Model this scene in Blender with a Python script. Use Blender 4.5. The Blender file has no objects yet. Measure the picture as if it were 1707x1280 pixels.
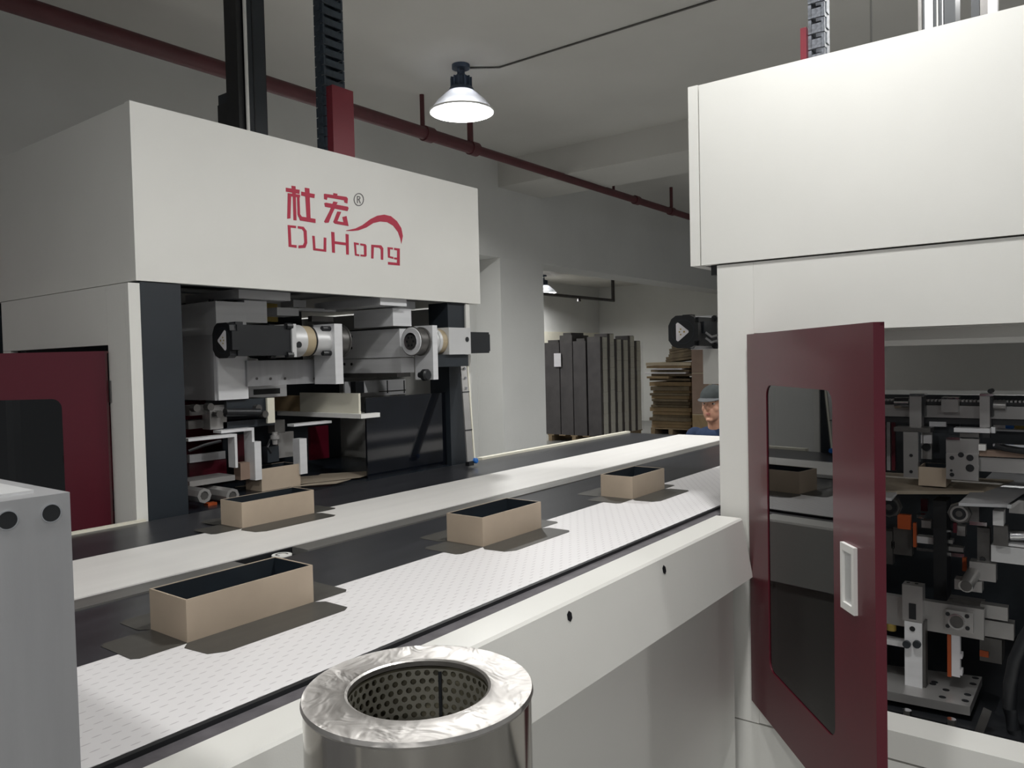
import bpy, bmesh, math, random
from mathutils import Vector, Matrix
random.seed(7)
scene = bpy.context.scene
COL = scene.collection

# ------------------------------------------------------------------ camera
# X runs along the conveyor, Y away from it towards the lettered machine, Z up, floor z = 0
F, CX, CY, EYE = 1290.0, 853.5, 640.0, 1.6
R3 = Matrix(((0.604438629, 0.0384167693, -0.795724887),
             (-0.796326292, 0.000589461959, -0.604867002),
             (-0.0227679865, 0.99926163, 0.030948577)))
cam = bpy.data.cameras.new('camera'); cam.sensor_width = 36; cam.sensor_fit = 'HORIZONTAL'
cam.lens = F / 1707 * 36; cam.clip_start = 0.02
camo = bpy.data.objects.new('camera', cam); COL.objects.link(camo)
camo.matrix_world = Matrix.Translation((0, 0, EYE)) @ R3.to_4x4()
scene.camera = camo

# ------------------------------------------------------------------ world, exposure
w = bpy.data.worlds.new('world'); scene.world = w; w.use_nodes = True
w.node_tree.nodes['Background'].inputs[0].default_value = (0.92, 0.96, 1.0, 1)
w.node_tree.nodes['Background'].inputs[1].default_value = 0.25
vs = scene.view_settings
vs.view_transform = 'Standard'; vs.look = 'None'; vs.gamma = 1.0; vs.use_curve_mapping = False
vs.exposure = 0.0
LAMP_W = 56.0

# ------------------------------------------------------------------ measuring helpers (a photo point on a real plane)
def at(px, py, axis, val):
    d = R3 @ Vector((px - CX, CY - py, -F))
    t = (val - (EYE if axis == 2 else 0)) / d[axis]
    p = d * t; p.z += EYE
    return p
def fy(px0, py0, px1, py1, y):
    pm, qm = (px0 + px1) / 2, (py0 + py1) / 2
    return at(px0, qm, 1, y).x, at(px1, qm, 1, y).x, at(pm, py1, 1, y).z, at(pm, py0, 1, y).z
def fx(px0, py0, px1, py1, x):
    pm, qm = (px0 + px1) / 2, (py0 + py1) / 2
    return at(px1, qm, 0, x).y, at(px0, qm, 0, x).y, at(pm, py1, 0, x).z, at(pm, py0, 0, x).z

# ------------------------------------------------------------------ materials
MATS = {}
def mat(name, col, rough=0.5, metal=0.0, spec=0.5, noise=None, bump=0.0, bscale=60.0, emit=None, coat=0.0, aniso=None):
    m = bpy.data.materials.new(name); m.use_nodes = True
    nt = m.node_tree; b = nt.nodes['Principled BSDF']
    b.inputs['Base Color'].default_value = (*col, 1)
    b.inputs['Roughness'].default_value = rough; b.inputs['Metallic'].default_value = metal
    b.inputs['Specular IOR Level'].default_value = spec
    if coat: b.inputs['Coat Weight'].default_value = coat; b.inputs['Coat Roughness'].default_value = 0.12
    tc = nt.nodes.new('ShaderNodeTexCoord')
    src = tc.outputs['Object']
    if aniso:
        mp = nt.nodes.new('ShaderNodeMapping'); mp.inputs['Scale'].default_value = aniso
        nt.links.new(src, mp.inputs['Vector']); src = mp.outputs['Vector']
    if noise:
        sc, amt = noise
        n = nt.nodes.new('ShaderNodeTexNoise'); n.inputs['Scale'].default_value = sc; n.inputs['Detail'].default_value = 4
        nt.links.new(src, n.inputs['Vector'])
        r = nt.nodes.new('ShaderNodeValToRGB')
        r.color_ramp.elements[0].position = 0.3; r.color_ramp.elements[1].position = 0.7
        r.color_ramp.elements[0].color = (*[c * (1 - amt) for c in col], 1)
        r.color_ramp.elements[1].color = (*[min(1, c * (1 + amt)) for c in col], 1)
        nt.links.new(n.outputs['Fac'], r.inputs['Fac']); nt.links.new(r.outputs['Color'], b.inputs['Base Color'])
    if bump:
        n2 = nt.nodes.new('ShaderNodeTexNoise'); n2.inputs['Scale'].default_value = bscale; n2.inputs['Detail'].default_value = 3
        nt.links.new(src, n2.inputs['Vector'])
        bp = nt.nodes.new('ShaderNodeBump'); bp.inputs['Strength'].default_value = bump; bp.inputs['Distance'].default_value = 0.01
        nt.links.new(n2.outputs['Fac'], bp.inputs['Height']); nt.links.new(bp.outputs['Normal'], b.inputs['Normal'])
    if emit:
        b.inputs['Emission Color'].default_value = (*emit[0], 1); b.inputs['Emission Strength'].default_value = emit[1]
    MATS[name] = m
    return m
WHITE = mat('white_powder_coat', (0.72, 0.71, 0.67), 0.42, noise=(3, 0.02), bump=0.03, bscale=400)
WHITE2 = mat('white_paint_clean', (0.80, 0.79, 0.76), 0.4, noise=(5, 0.02))
CREAM = mat('cream_plastic', (0.72, 0.69, 0.58), 0.45, noise=(8, 0.04))
RED = mat('dark_red_enamel', (0.098, 0.005, 0.015), 0.34, noise=(2, 0.08), coat=0.25)
REDBR = mat('cable_tray_red', (0.20, 0.022, 0.035), 0.4, noise=(4, 0.08))
LOGO = mat('logo_red', (0.42, 0.012, 0.045), 0.5, noise=(20, 0.05))
LOGOK = mat('logo_dark_grey', (0.12, 0.11, 0.11), 0.5, noise=(20, 0.05))
POST = mat('charcoal_paint', (0.016, 0.021, 0.027), 0.45, noise=(4, 0.15))
BLACK = mat('black_plastic', (0.010, 0.011, 0.013), 0.42, noise=(10, 0.2))
GLOSSBLACK = mat('black_acrylic', (0.004, 0.005, 0.008), 0.08, noise=(3, 0.2))
ALU = mat('aluminium', (0.74, 0.74, 0.75), 0.36, 0.2, noise=(3, 0.05), bump=0.02, bscale=200, aniso=(1, 1, 12))
ALUD = mat('brushed_aluminium_plate', (0.40, 0.40, 0.41), 0.45, 0.4, noise=(2.5, 0.06), bump=0.03, bscale=160, aniso=(14, 1, 1))
STEEL = mat('machined_steel', (0.40, 0.39, 0.38), 0.32, 0.6, noise=(6, 0.1))
STEELD = mat('dark_steel', (0.13, 0.125, 0.12), 0.42, 0.7, noise=(9, 0.25))
CHROME = mat('polished_chrome', (0.75, 0.75, 0.76), 0.12, 1.0, noise=(4, 0.03))
GEAR = mat('gearbox_grey', (0.60, 0.60, 0.60), 0.42, 0.25, noise=(6, 0.04))
TAN = mat('tan_ring', (0.42, 0.34, 0.22), 0.5, noise=(9, 0.1))
ORANGE = mat('orange_tube', (0.42, 0.075, 0.015), 0.45, noise=(9, 0.1))
BLUE = mat('blue_tip', (0.02, 0.16, 0.55), 0.4, noise=(9, 0.1))
YELLOW = mat('brass_yellow', (0.38, 0.27, 0.06), 0.5, noise=(9, 0.1))
WALL = mat('white_wall_plaster', (0.62, 0.62, 0.60), 0.85, noise=(1.2, 0.04), bump=0.06, bscale=30)
CEIL = mat('grey_ceiling_plaster', (0.52, 0.51, 0.48), 0.9, noise=(0.8, 0.06), bump=0.06, bscale=20)
FLOOR = mat('grey_epoxy_floor', (0.26, 0.26, 0.25), 0.35, noise=(1.5, 0.12))
PIPE = mat('dark_red_pipe', (0.085, 0.020, 0.024), 0.5, noise=(6, 0.15))
PIPEK = mat('black_pipe', (0.03, 0.025, 0.025), 0.5, noise=(6, 0.15))
BELTK = mat('dark_conveyor_belt', (0.030, 0.031, 0.036), 0.30, noise=(4, 0.25), aniso=(0.3, 3, 1))
TABLEK = mat('dark_table', (0.012, 0.016, 0.022), 0.25, noise=(4, 0.2))
STRIP = mat('dark_rubber_strip', (0.10, 0.092, 0.10), 0.6, noise=(20, 0.25), bump=0.1)
GUIDE = mat('grey_guide_strip', (0.20, 0.195, 0.185), 0.4, 0.4, noise=(8, 0.15), aniso=(0.3, 3, 1))
KRAFT = mat('champagne_paperboard', (0.44, 0.355, 0.27), 0.55, noise=(12, 0.04))
NAVY = mat('navy_paper_lining', (0.003, 0.008, 0.014), 0.7, noise=(12, 0.2))
PAPER = mat('brown_paper', (0.30, 0.25, 0.19), 0.7, noise=(10, 0.1))
CARD = mat('cardboard', (0.34, 0.24, 0.13), 0.8, noise=(7, 0.15))
CARD2 = mat('dull_cardboard', (0.17, 0.13, 0.08), 0.85, noise=(7, 0.25))
CARD3 = mat('pale_cardboard', (0.50, 0.42, 0.30), 0.8, noise=(7, 0.1))
CARTON = mat('reddish_carton', (0.30, 0.21, 0.16), 0.75, noise=(5, 0.08))
WOOD = mat('pallet_wood', (0.30, 0.22, 0.13), 0.8, noise=(5, 0.2), aniso=(1, 8, 8))
GREYB = mat('grey_board', (0.095, 0.087, 0.085), 0.6, noise=(6, 0.15))
GREYL = mat('pale_board_edge', (0.72, 0.70, 0.60), 0.7, noise=(14, 0.08), aniso=(9, 1, 1))
PAPERW = mat('white_paper', (0.78, 0.76, 0.78), 0.7, noise=(20, 0.03))
SKIN = mat('skin', (0.46, 0.24, 0.16), 0.55, noise=(20, 0.05))
HAIR = mat('black_hair', (0.012, 0.010, 0.010), 0.6, noise=(60, 0.3))
SHIRT = mat('blue_shirt', (0.012, 0.028, 0.075), 0.85, noise=(20, 0.15), bump=0.2, bscale=40)
TROUS = mat('dark_trousers', (0.03, 0.03, 0.035), 0.85, noise=(20, 0.15))
CAPM = mat('grey_green_cap', (0.035, 0.042, 0.043), 0.85, noise=(30, 0.15))
CAPB = mat('pale_cap_brim', (0.10, 0.105, 0.11), 0.8, noise=(30, 0.1))
EYEW = mat('eye_white', (0.6, 0.58, 0.55), 0.3, noise=(20, 0.03))
LIP = mat('lips', (0.36, 0.13, 0.10), 0.5, noise=(20, 0.05))
GLOW = mat('lamp_diffuser', (0.9, 0.9, 0.9), 0.5, emit=((0.95, 0.97, 1.0), 16.0), noise=(5, 0.02))
REDGLOW = mat('red_indicator', (0.5, 0.0, 0.02), 0.4, emit=((1.0, 0.02, 0.06), 1.6), noise=(5, 0.02))
LAMPB = mat('lamp_housing_blue_grey', (0.06, 0.085, 0.13), 0.5, 0.3, noise=(9, 0.1))

def glassmat(name, tint, refl=1.0, rough=0.02, ior=1.5):
    m = bpy.data.materials.new(name); m.use_nodes = True; nt = m.node_tree
    for n in list(nt.nodes): nt.nodes.remove(n)
    o = nt.nodes.new('ShaderNodeOutputMaterial'); mx = nt.nodes.new('ShaderNodeMixShader')
    t = nt.nodes.new('ShaderNodeBsdfTransparent'); g = nt.nodes.new('ShaderNodeBsdfGlossy'); f = nt.nodes.new('ShaderNodeFresnel')
    tc = nt.nodes.new('ShaderNodeTexCoord'); n = nt.nodes.new('ShaderNodeTexNoise'); n.inputs['Scale'].default_value = 6
    bp = nt.nodes.new('ShaderNodeBump'); bp.inputs['Strength'].default_value = 0.01 if rough < .1 else 0.6
    if rough >= .1: n.inputs['Scale'].default_value = 22
    nt.links.new(tc.outputs['Object'], n.inputs['Vector']); nt.links.new(n.outputs['Fac'], bp.inputs['Height'])
    nt.links.new(bp.outputs['Normal'], g.inputs['Normal'])
    t.inputs['Color'].default_value = (*tint, 1); g.inputs['Roughness'].default_value = rough
    g.inputs['Color'].default_value = (refl, refl, refl, 1); f.inputs['IOR'].default_value = ior
    nt.links.new(f.outputs['Fac'], mx.inputs['Fac']); nt.links.new(t.outputs[0], mx.inputs[1]); nt.links.new(g.outputs[0], mx.inputs[2])
    nt.links.new(mx.outputs[0], o.inputs['Surface'])
    return m
SMOKED = glassmat('smoked_acrylic_pane', (0.16, 0.165, 0.17))
CLEARSHADE = mat('frosted_lamp_shade', (0.86, 0.87, 0.90), 0.35, noise=(5, 0.02)); CLEARSHADE.node_tree.nodes['Principled BSDF'].inputs['Transmission Weight'].default_value = 0.35
FILM = glassmat('stretch_film', (0.93, 0.93, 0.94), 0.9, 0.16, 1.09)

def dotted(name, base, dot, sx, sy, rx, ry, rough=0.4, metal=0.0, plane=(0, 1), stagger=0.5):
    """staggered rows of punched holes, in object space"""
    m = bpy.data.materials.new(name); m.use_nodes = True; nt = m.node_tree; b = nt.nodes['Principled BSDF']
    L = nt.links.new
    def math_(op, a, c=None):
        n = nt.nodes.new('ShaderNodeMath'); n.operation = op
        for i, v in enumerate((a, c)):
            if v is None: continue
            if isinstance(v, (int, float)): n.inputs[i].default_value = v
            else: L(v, n.inputs[i])
        return n.outputs[0]
    tc = nt.nodes.new('ShaderNodeTexCoord'); sp = nt.nodes.new('ShaderNodeSeparateXYZ'); L(tc.outputs['Object'], sp.inputs[0])
    u = math_('DIVIDE', sp.outputs[plane[0]], sx); v = math_('DIVIDE', sp.outputs[plane[1]], sy)
    row = math_('FLOOR', v)
    u2 = math_('ADD', u, math_('MULTIPLY', math_('MODULO', math_('ADD', row, 1000.0), 2.0), stagger))
    du = math_('SUBTRACT', math_('FRACT', u2), 0.5); dv = math_('SUBTRACT', math_('FRACT', v), 0.5)
    a = math_('POWER', math_('DIVIDE', math_('MULTIPLY', math_('ABSOLUTE', du), sx), rx), 2.0)
    c = math_('POWER', math_('DIVIDE', math_('MULTIPLY', math_('ABSOLUTE', dv), sy), ry), 2.0)
    hole = math_('LESS_THAN', math_('ADD', a, c), 1.0)
    mx = nt.nodes.new('ShaderNodeMixRGB'); L(hole, mx.inputs[0])
    mx.inputs[1].default_value = (*base, 1); mx.inputs[2].default_value = (*dot, 1)
    L(mx.outputs[0], b.inputs['Base Color']); b.inputs['Roughness'].default_value = rough; b.inputs['Metallic'].default_value = metal
    return m
BELTW = dotted('white_perforated_belt', (0.78, 0.76, 0.76), (0.56, 0.53, 0.54), 0.045, 0.0145, 0.008, 0.0014, 0.45)
BELTR = mat('white_smooth_belt', (0.82, 0.80, 0.77), 0.4, noise=(5, 0.03), aniso=(0.3, 3, 1))

def steel_top():
    m = mat('worn_stainless', (0.44, 0.42, 0.40), 0.3, 1.0)
    nt = m.node_tree; b = nt.nodes['Principled BSDF']
    tc = nt.nodes.new('ShaderNodeTexCoord'); n = nt.nodes.new('ShaderNodeTexNoise'); n.inputs['Scale'].default_value = 26; n.inputs['Detail'].default_value = 5
    nt.links.new(tc.outputs['Object'], n.inputs['Vector'])
    r = nt.nodes.new('ShaderNodeMapRange'); r.inputs[3].default_value = 0.28; r.inputs[4].default_value = 0.55
    nt.links.new(n.outputs['Fac'], r.inputs[0]); nt.links.new(r.outputs[0], b.inputs['Roughness'])
    n2 = nt.nodes.new('ShaderNodeTexNoise'); n2.inputs['Scale'].default_value = 22; n2.inputs['Distortion'].default_value = 1.5; nt.links.new(tc.outputs['Object'], n2.inputs['Vector'])
    bp = nt.nodes.new('ShaderNodeBump'); bp.inputs['Strength'].default_value = 0.35; bp.inputs['Distance'].default_value = 0.006
    nt.links.new(n2.outputs['Fac'], bp.inputs['Height']); nt.links.new(bp.outputs['Normal'], b.inputs['Normal'])
    return m
INOX = steel_top()
INOXS = mat('polished_stainless_shell', (0.40, 0.38, 0.355), 0.12, 1.0, noise=(3, 0.05))
CORE = mat('dull_filter_core', (0.10, 0.09, 0.06), 0.6, noise=(30, 0.3))
MESHM = mat('perforated_steel_sheet', (0.26, 0.25, 0.21), 0.45, 0.6, noise=(20, 0.15))

# ------------------------------------------------------------------ mesh builder
WLOC = {}
class M:
    def __init__(s): s.bm = bmesh.new()
    def verts(s, pts): return [s.bm.verts.new(p) for p in pts]
    def box(s, x0, x1, y0, y1, z0, z1):
        x0, x1 = min(x0, x1), max(x0, x1); y0, y1 = min(y0, y1), max(y0, y1); z0, z1 = min(z0, z1), max(z0, z1)
        v = s.verts([(x, y, z) for z in (z0, z1) for (x, y) in ((x0, y0), (x1, y0), (x1, y1), (x0, y1))])
        for f in ((3, 2, 1, 0), (4, 5, 6, 7), (0, 1, 5, 4), (1, 2, 6, 5), (2, 3, 7, 6), (3, 0, 4, 7)):
            s.bm.faces.new([v[i] for i in f])
        return s
    def obox(s, c, u, v, w, a, b, d):
        c = Vector(c); u, v, w = Vector(u).normalized() * a, Vector(v).normalized() * b, Vector(w).normalized() * d
        vs_ = s.verts([c + sx * u + sy * v + sz * w for sz in (-1, 1) for (sx, sy) in ((-1, -1), (1, -1), (1, 1), (-1, 1))])
        for f in ((3, 2, 1, 0), (4, 5, 6, 7), (0, 1, 5, 4), (1, 2, 6, 5), (2, 3, 7, 6), (3, 0, 4, 7)):
            s.bm.faces.new([vs_[i] for i in f])
        return s
    def prism(s, pts, vec):
        pts = [Vector(p) for p in pts]; vec = Vector(vec)
        a = s.verts(pts); b = s.verts([p + vec for p in pts]); n = len(pts)
        s.bm.faces.new(a[::-1]); s.bm.faces.new(b)
        for i in range(n): s.bm.faces.new((a[i], a[(i + 1) % n], b[(i + 1) % n], b[i]))
        return s
    def frame(s, axis):
        z = Vector(axis).normalized(); x = z.orthogonal().normalized()
        if abs(z.z) < 0.9: x = z.cross(Vector((0, 0, 1))).normalized()
        return x, z.cross(x), z
    def lathe(s, o, axis, prof, n=28, closed=False):
        o = Vector(o); x, y, z = s.frame(axis); rings = []
        for (r, t) in prof:
            rings.append(s.verts([o + z * t + (x * math.cos(2 * math.pi * k / n) + y * math.sin(2 * math.pi * k / n)) * r for k in range(n)]))
        for i in range(len(rings) - 1 + (1 if closed else 0)):
            A, B_ = rings[i], rings[(i + 1) % len(rings)]
            for k in range(n): s.bm.faces.new((A[k], A[(k + 1) % n], B_[(k + 1) % n], B_[k]))
        if not closed:
            s.bm.faces.new(rings[0][::-1]); s.bm.faces.new(rings[-1])
        return s
    def cyl(s, p0, p1, r0, r1=None, n=20):
        p0, p1 = Vector(p0), Vector(p1)
        return s.lathe(p0, p1 - p0, [(r0, 0), (r1 if r1 is not None else r0, (p1 - p0).length)], n)
    def shell(s, o, axis, prof, th, n=36):
        return s.lathe(o, axis, prof + [(max(r - th, 0.001), t) for r, t in reversed(prof)], n, closed=True)
    def tube(s, pts, r, n=8):
        pts = [Vector(p) for p in pts]; rings = []
        for i, p in enumerate(pts):
            d = (pts[min(i + 1, len(pts) - 1)] - pts[max(i - 1, 0)]).normalized()
            x = d.cross(Vector((0.13, 0.21, 0.97))).normalized(); y = d.cross(x)
            rings.append(s.verts([p + (x * math.cos(2 * math.pi * k / n) + y * math.sin(2 * math.pi * k / n)) * r for k in range(n)]))
        for A, B_ in zip(rings, rings[1:]):
            for k in range(n): s.bm.faces.new((A[k], A[(k + 1) % n], B_[(k + 1) % n], B_[k]))
        s.bm.faces.new(rings[0][::-1]); s.bm.faces.new(rings[-1])
        return s
    def ell(s, c, rx, ry, rz, n=14, m=10):
        c = Vector(c); P_ = s.bm.verts.new; Fn = s.bm.faces.new
        top, bot = P_(c + Vector((0, 0, rz))), P_(c - Vector((0, 0, rz))); rings = []
        for i in range(1, m):
            t = math.pi * i / m; st, ct = math.sin(t), math.cos(t)
            rings.append([P_(c + Vector((rx * st * math.cos(2 * math.pi * k / n), ry * st * math.sin(2 * math.pi * k / n), rz * ct))) for k in range(n)])
        for k in range(n):
            Fn((top, rings[0][k], rings[0][(k + 1) % n])); Fn((bot, rings[-1][(k + 1) % n], rings[-1][k]))
        for A, B_ in zip(rings, rings[1:]):
            for k in range(n): Fn((A[k], B_[k], B_[(k + 1) % n], A[(k + 1) % n]))
        return s
    def obj(s, name, material, parent=None, bevel=0.0, seg=1, kind=None):
        bm = s.bm
        if bevel:
            es = [e for e in bm.edges if len(e.link_faces) == 2 and e.calc_face_angle(0) > 0.5]
            bmesh.ops.bevel(bm, geom=es, offset=bevel, segments=seg, affect='EDGES', clamp_overlap=True)
        bmesh.ops.recalc_face_normals(bm, faces=bm.faces)
        for f in bm.faces: f.smooth = True
        for e in bm.edges:
            if len(e.link_faces) != 2 or e.calc_face_angle(0) > 0.55: e.smooth = False
        lo = Vector((min(v.co[i] for v in bm.verts) for i in range(3))); hi = Vector((max(v.co[i] for v in bm.verts) for i in range(3)))
        c = Vector(((lo.x + hi.x) / 2, (lo.y + hi.y) / 2, lo.z))
        for v in bm.verts: v.co -= c
        me = bpy.data.meshes.new(name); bm.to_mesh(me); bm.free()
        for mm in (material if isinstance(material, (list, tuple)) else [material]): me.materials.append(mm)
        o = bpy.data.objects.new(name, me); COL.objects.link(o)
        WLOC[o.name] = c
        if parent: o.parent = parent; o.location = c - WLOC[parent.name]
        else: o.location = c
        if kind: o['kind'] = kind
        return o
def tag(o, label, cat, group=None):
    o['label'] = label; o['category'] = cat
    if group: o['group'] = group
    return o
def thing(name, loc, label, cat, group=None):
    o = bpy.data.objects.new(name, None); COL.objects.link(o); o.location = loc; o.empty_display_size = 0.1
    WLOC[o.name] = Vector(loc)
    return tag(o, label, cat, group)
def copy_tree(o, parent=None, delta=None):
    c = o.copy(); COL.objects.link(c); c.parent = parent
    if delta is not None: c.location = o.location + Vector(delta)
    WLOC[c.name] = WLOC[o.name] + (Vector(delta) if delta is not None else Vector())
    for ch in list(o.children): copy_tree(ch, c)
    return c
def dupe(o, delta):
    """copy of a part beside its source, same parent and mesh"""
    c = o.copy(); COL.objects.link(c); c.location = o.location + Vector(delta); WLOC[c.name] = WLOC[o.name] + Vector(delta)
    return c
def box(name, m_, parent, x0, x1, y0, y1, z0, z1, bevel=0.0, seg=1):
    return M().box(x0, x1, y0, y1, z0, z1).obj(name, m_, parent, bevel, seg)

# ================================================================== THE SETTING
ZC = 3.9; YW = 5.54; XF = 17.5
def struct(name, b, m_, bevel=0.0, parent=None): return b.obj(name, m_, parent, bevel, kind=None if parent else 'structure')
struct('floor', M().box(-7, XF + .3, -7, 10.7, -0.1, 0), FLOOR)
struct('ceiling', M().box(-7, XF + .3, -7, YW + .41, ZC, ZC + .12), CEIL)
struct('ceiling_storage', M().box(-7, XF + .3, YW + .41, 10.7, 3.42, 3.54), CEIL)
struct('wall_back', M().box(-7, 7.11, 5.92, 6.05, 0, 2.79), WALL)
struct('column', M().box(7.11, 7.98, YW, 5.95, 0, 2.79), WALL, 0.012)
struct('trim_1', M().box(-7, XF, YW, 5.95, 2.79, ZC), WALL, 0.01)
struct('trim_2', M().box(7.11, 7.98, -7, YW, 3.6, ZC), CEIL, 0.01)
struct('trim_3', M().box(-1.6, -0.75, -7, YW, 3.6, ZC), CEIL, 0.01)
struct('wall_right', M().box(XF, XF + .2, -7, 10.5, 0, ZC), WALL)
struct('wall_storage', M().box(6.5, XF, 10.4, 10.6, 0, 3.42), WALL)
b = M().box(13.6, 17.45, 10.36, 10.4, 0, 2.25)  # cream panel paints in the brighter light on the lower storage wall
struct('lit_wall_storage', b, CREAM)
# ceiling conduit feeding the lamps
cd = M().tube([(4.86, -2.0, ZC - .008), (4.86, 3.75, ZC - .008), (4.72, 3.93, ZC - .008)], 0.007, 8).obj('ceiling_conduit', STEELD)
tag(cd, 'thin dark conduit line running across the grey ceiling towards the lit lamp', 'conduit')

# ---- sprinkler pipe
pp = [at(0, 15, 1, 4.65), at(1147, 357, 1, 4.65)]
zp = (at(200, 60, 1, 4.65).z + at(700, 222, 1, 4.65).z + at(1000, 314, 1, 4.65).z) / 3
sp = thing('sprinkler_pipe', (2.0, 4.65, zp), 'long dark red sprinkler pipe hung below the ceiling behind both machines', 'pipe')
xj = at(790, 245, 1, 4.65).x
M().cyl((-6, 4.65, zp), (xj, 4.65, zp), 0.054, n=18).obj('pipe', PIPE, sp)
M().cyl((xj, 4.65, zp), (14, 4.65, zp), 0.042, n=18).obj('pipe', PIPE, sp)
for px, r in ((715, 0.066), (790, 0.064), (1060, 0.055), (1118, 0.055), (300, .066)):
    x = at(px, 300, 1, 4.65).x if px != 300 else 1.0
    M().cyl((x - .05, 4.65, zp), (x + .05, 4.65, zp), r, n=18).obj('coupling', PIPE, sp, 0.008)
for px, r in ((706, 0.02), (785, 0.028), (1022, 0.016), (1118, 0.022)):
    x = at(px, 270, 1, 4.65).x
    top = ZC if px in (706, 785) else zp + (.33 if px == 1022 else .62)
    M().cyl((x, 4.65, zp), (x, 4.65, min(top, ZC)), r, n=12).obj('riser', PIPE, sp)

# ---- pipe in the storage bay
fp0, fp1 = at(907, 491, 1, 9.0), at(1022, 500, 1, 9.0)
zf = (fp0.z + fp1.z) / 2
fpipe = thing('branch_pipe', (fp1.x, 9.0, zf), 'thin black pipe with upturned end under the storage bay ceiling', 'pipe')
M().cyl((fp0.x - 2, 9.0, zf), (fp1.x, 9.0, zf), 0.035, n=10).obj('pipe', PIPEK, fpipe)
M().cyl((fp1.x, 9.0, zf - .03), (fp1.x, 9.0, 3.42), 0.04, n=10).obj('riser', PIPEK, fpipe)
xs = at(965, 497, 1, 9.0).x
M().cyl((xs, 9.0, zf), (xs, 9.0, zf - .09), 0.03, 0.045, n=10).obj('sprinkler_head', PIPEK, fpipe)

# ================================================================== LAMPS
def make_lamp(x, y, z, top, label, group=None, r=0.25, power=1.0):
    t = thing('high_bay_lamp', (x, y, z), label, 'lamp', group)
    M().shell((x, y, z), (0, 0, 1), [(r, 0), (r * .97, .012), (r * .78, .075), (r * .52, .135), (r * .42, .155)], 0.005, 40).obj('shade', CLEARSHADE, t)
    M().shell((x, y, z - .004), (0, 0, 1), [(r * 1.01, 0), (r * 1.01, .012)], 0.008, 40).obj('rim', LAMPB if False else WHITE2, t)
    M().lathe((x, y, z + .07), (0, 0, 1), [(r * .56, 0), (r * .60, .03), (r * .52, .06), (r * .40, .085)], 32).obj('diffuser', GLOW, t)
    h = M().lathe((x, y, z + .156), (0, 0, 1), [(r * .42, 0), (r * .36, .03), (r * .26, .05), (r * .26, .11), (r * .18, .125)], 24)
    h.obj('housing', LAMPB, t, 0.0)
    fin = M()
    for k in range(12):
        a = k * math.pi / 6; u = Vector((math.cos(a), math.sin(a), 0))
        fin.obox(Vector((x, y, z + .225)) + u * r * .29, u, (-u.y, u.x, 0), (0, 0, 1), r * .05, .004, .04)
    fin.obj('cooling_fins', LAMPB, t)
    M().cyl((x, y, z + .28), (x, y, z + .315), r * .12, n=14).obj('neck', LAMPB, t)
    hk = M(); hk.tube([Vector((x, y, z + .325)) + Vector((math.cos(a), 0, math.sin(a))) * r * .13 for a in [i * math.pi / 8 for i in range(17)]], .008, 8)
    hk.obj('hook', LAMPB, t)
    M().cyl((x, y, z + .34), (x, y, top), .016, n=10).obj('stem', LAMPB, t)
    M().cyl((x, y, top - .03), (x, y, top), r * .28, n=18).obj('ceiling_plate', LAMPB, t)
    L = bpy.data.lights.new('lamp_light', 'AREA'); L.shape = 'DISK'; L.size = r * 1.0; L.energy = LAMP_W * power; L.color = (1.0, 1.0, 0.985)
    lo = bpy.data.objects.new('lamp_light', L); COL.objects.link(lo); lo.parent = t; lo.location = (0, 0, 0.055)
    return t
lp = at(770, 187, 0, 4.64)
make_lamp(4.64, lp.y, lp.z, ZC, 'lit high-bay ceiling lamp with wide round shade above the conveyor', power=1.5)
OFF = 'unseen high-bay lamp added out of view to light the hall'
for x, y, pw in ((1.9, .6, .72), (-.84, .6, .6), (4.64, .15, 1), (4.64, -2.8, .8), (1.9, -2.8, .42), (-.84, -2.8, .42), (-3.6, .6, 1.0), (-3.6, -2.8, 2.2), (8.84, .35, 2.4)):  # unseen lamps, added and powered for the light they throw
    make_lamp(x, y, lp.z, ZC, OFF, 'added high-bay lamps out of view', power=pw)
l2 = at(906, 488, 1, 9.6)
make_lamp(10.3, 8.5, 2.95, 3.42, OFF, 'added high-bay lamps out of view', power=1.0)  # hidden lamp added to brighten the wrapped board stacks
make_lamp(l2.x, 9.6, l2.z, 3.42, 'small distant high-bay lamp half hidden behind the white column', r=.28, power=1.3)

# ================================================================== CONVEYORS
ZB = 1.05
cv = thing('front_conveyor', (1.0, 1.4, 0), 'front conveyor with white perforated belt, dark belt and white side panel', 'conveyor')
box('perforated_belt', BELTW, cv, -1.2, 5.0, 1.108, 1.508, ZB - .02, ZB)
box('dark_belt', BELTK, cv, -1.2, 5.0, 1.5085, 1.858, ZB - .02, ZB)
M().box(-1.2, 5.0, 1.096, 1.107, ZB - .06, ZB + .002).obj('belt_edge', BLACK, cv)
M().box(-1.2, 5.0, 1.0585, 1.0955, ZB - .06, ZB - .006).obj('rubber_strip', STRIP, cv)
# guide strip with a slot that shows a small roller disc
sx0, sx1 = 1.235, 1.435
for a, c in ((-1.2, sx0), (sx1, 5.0)):
    box('guide_strip', GUIDE, cv, a, c, 1.862, 1.936, ZB - .03, ZB + .004, .002)
box('guide_slot', BLACK, cv, sx0 + .001, sx1 - .001, 1.862, 1.936, ZB - .05, ZB - .018)
M().cyl((1.375, 1.905, ZB - .018), (1.375, 1.905, ZB - .003), .029, n=24).obj('roller_disc', WHITE2, cv, .003)
b = M(); ctr = Vector((1.375, 1.905, ZB - .0028))
for k in range(9):
    a0, a1 = math.radians(-40 + k * 28), math.radians(-40 + k * 28 + 27)
    b.prism([ctr + Vector((math.cos(a) * r_, math.sin(a) * r_, 0)) for a, r_ in ((a0, .014), (a1, .014), (a1, .019), (a0, .019))], (0, 0, .0006))
b.obj('disc_mark', LOGOK, cv)
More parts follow.
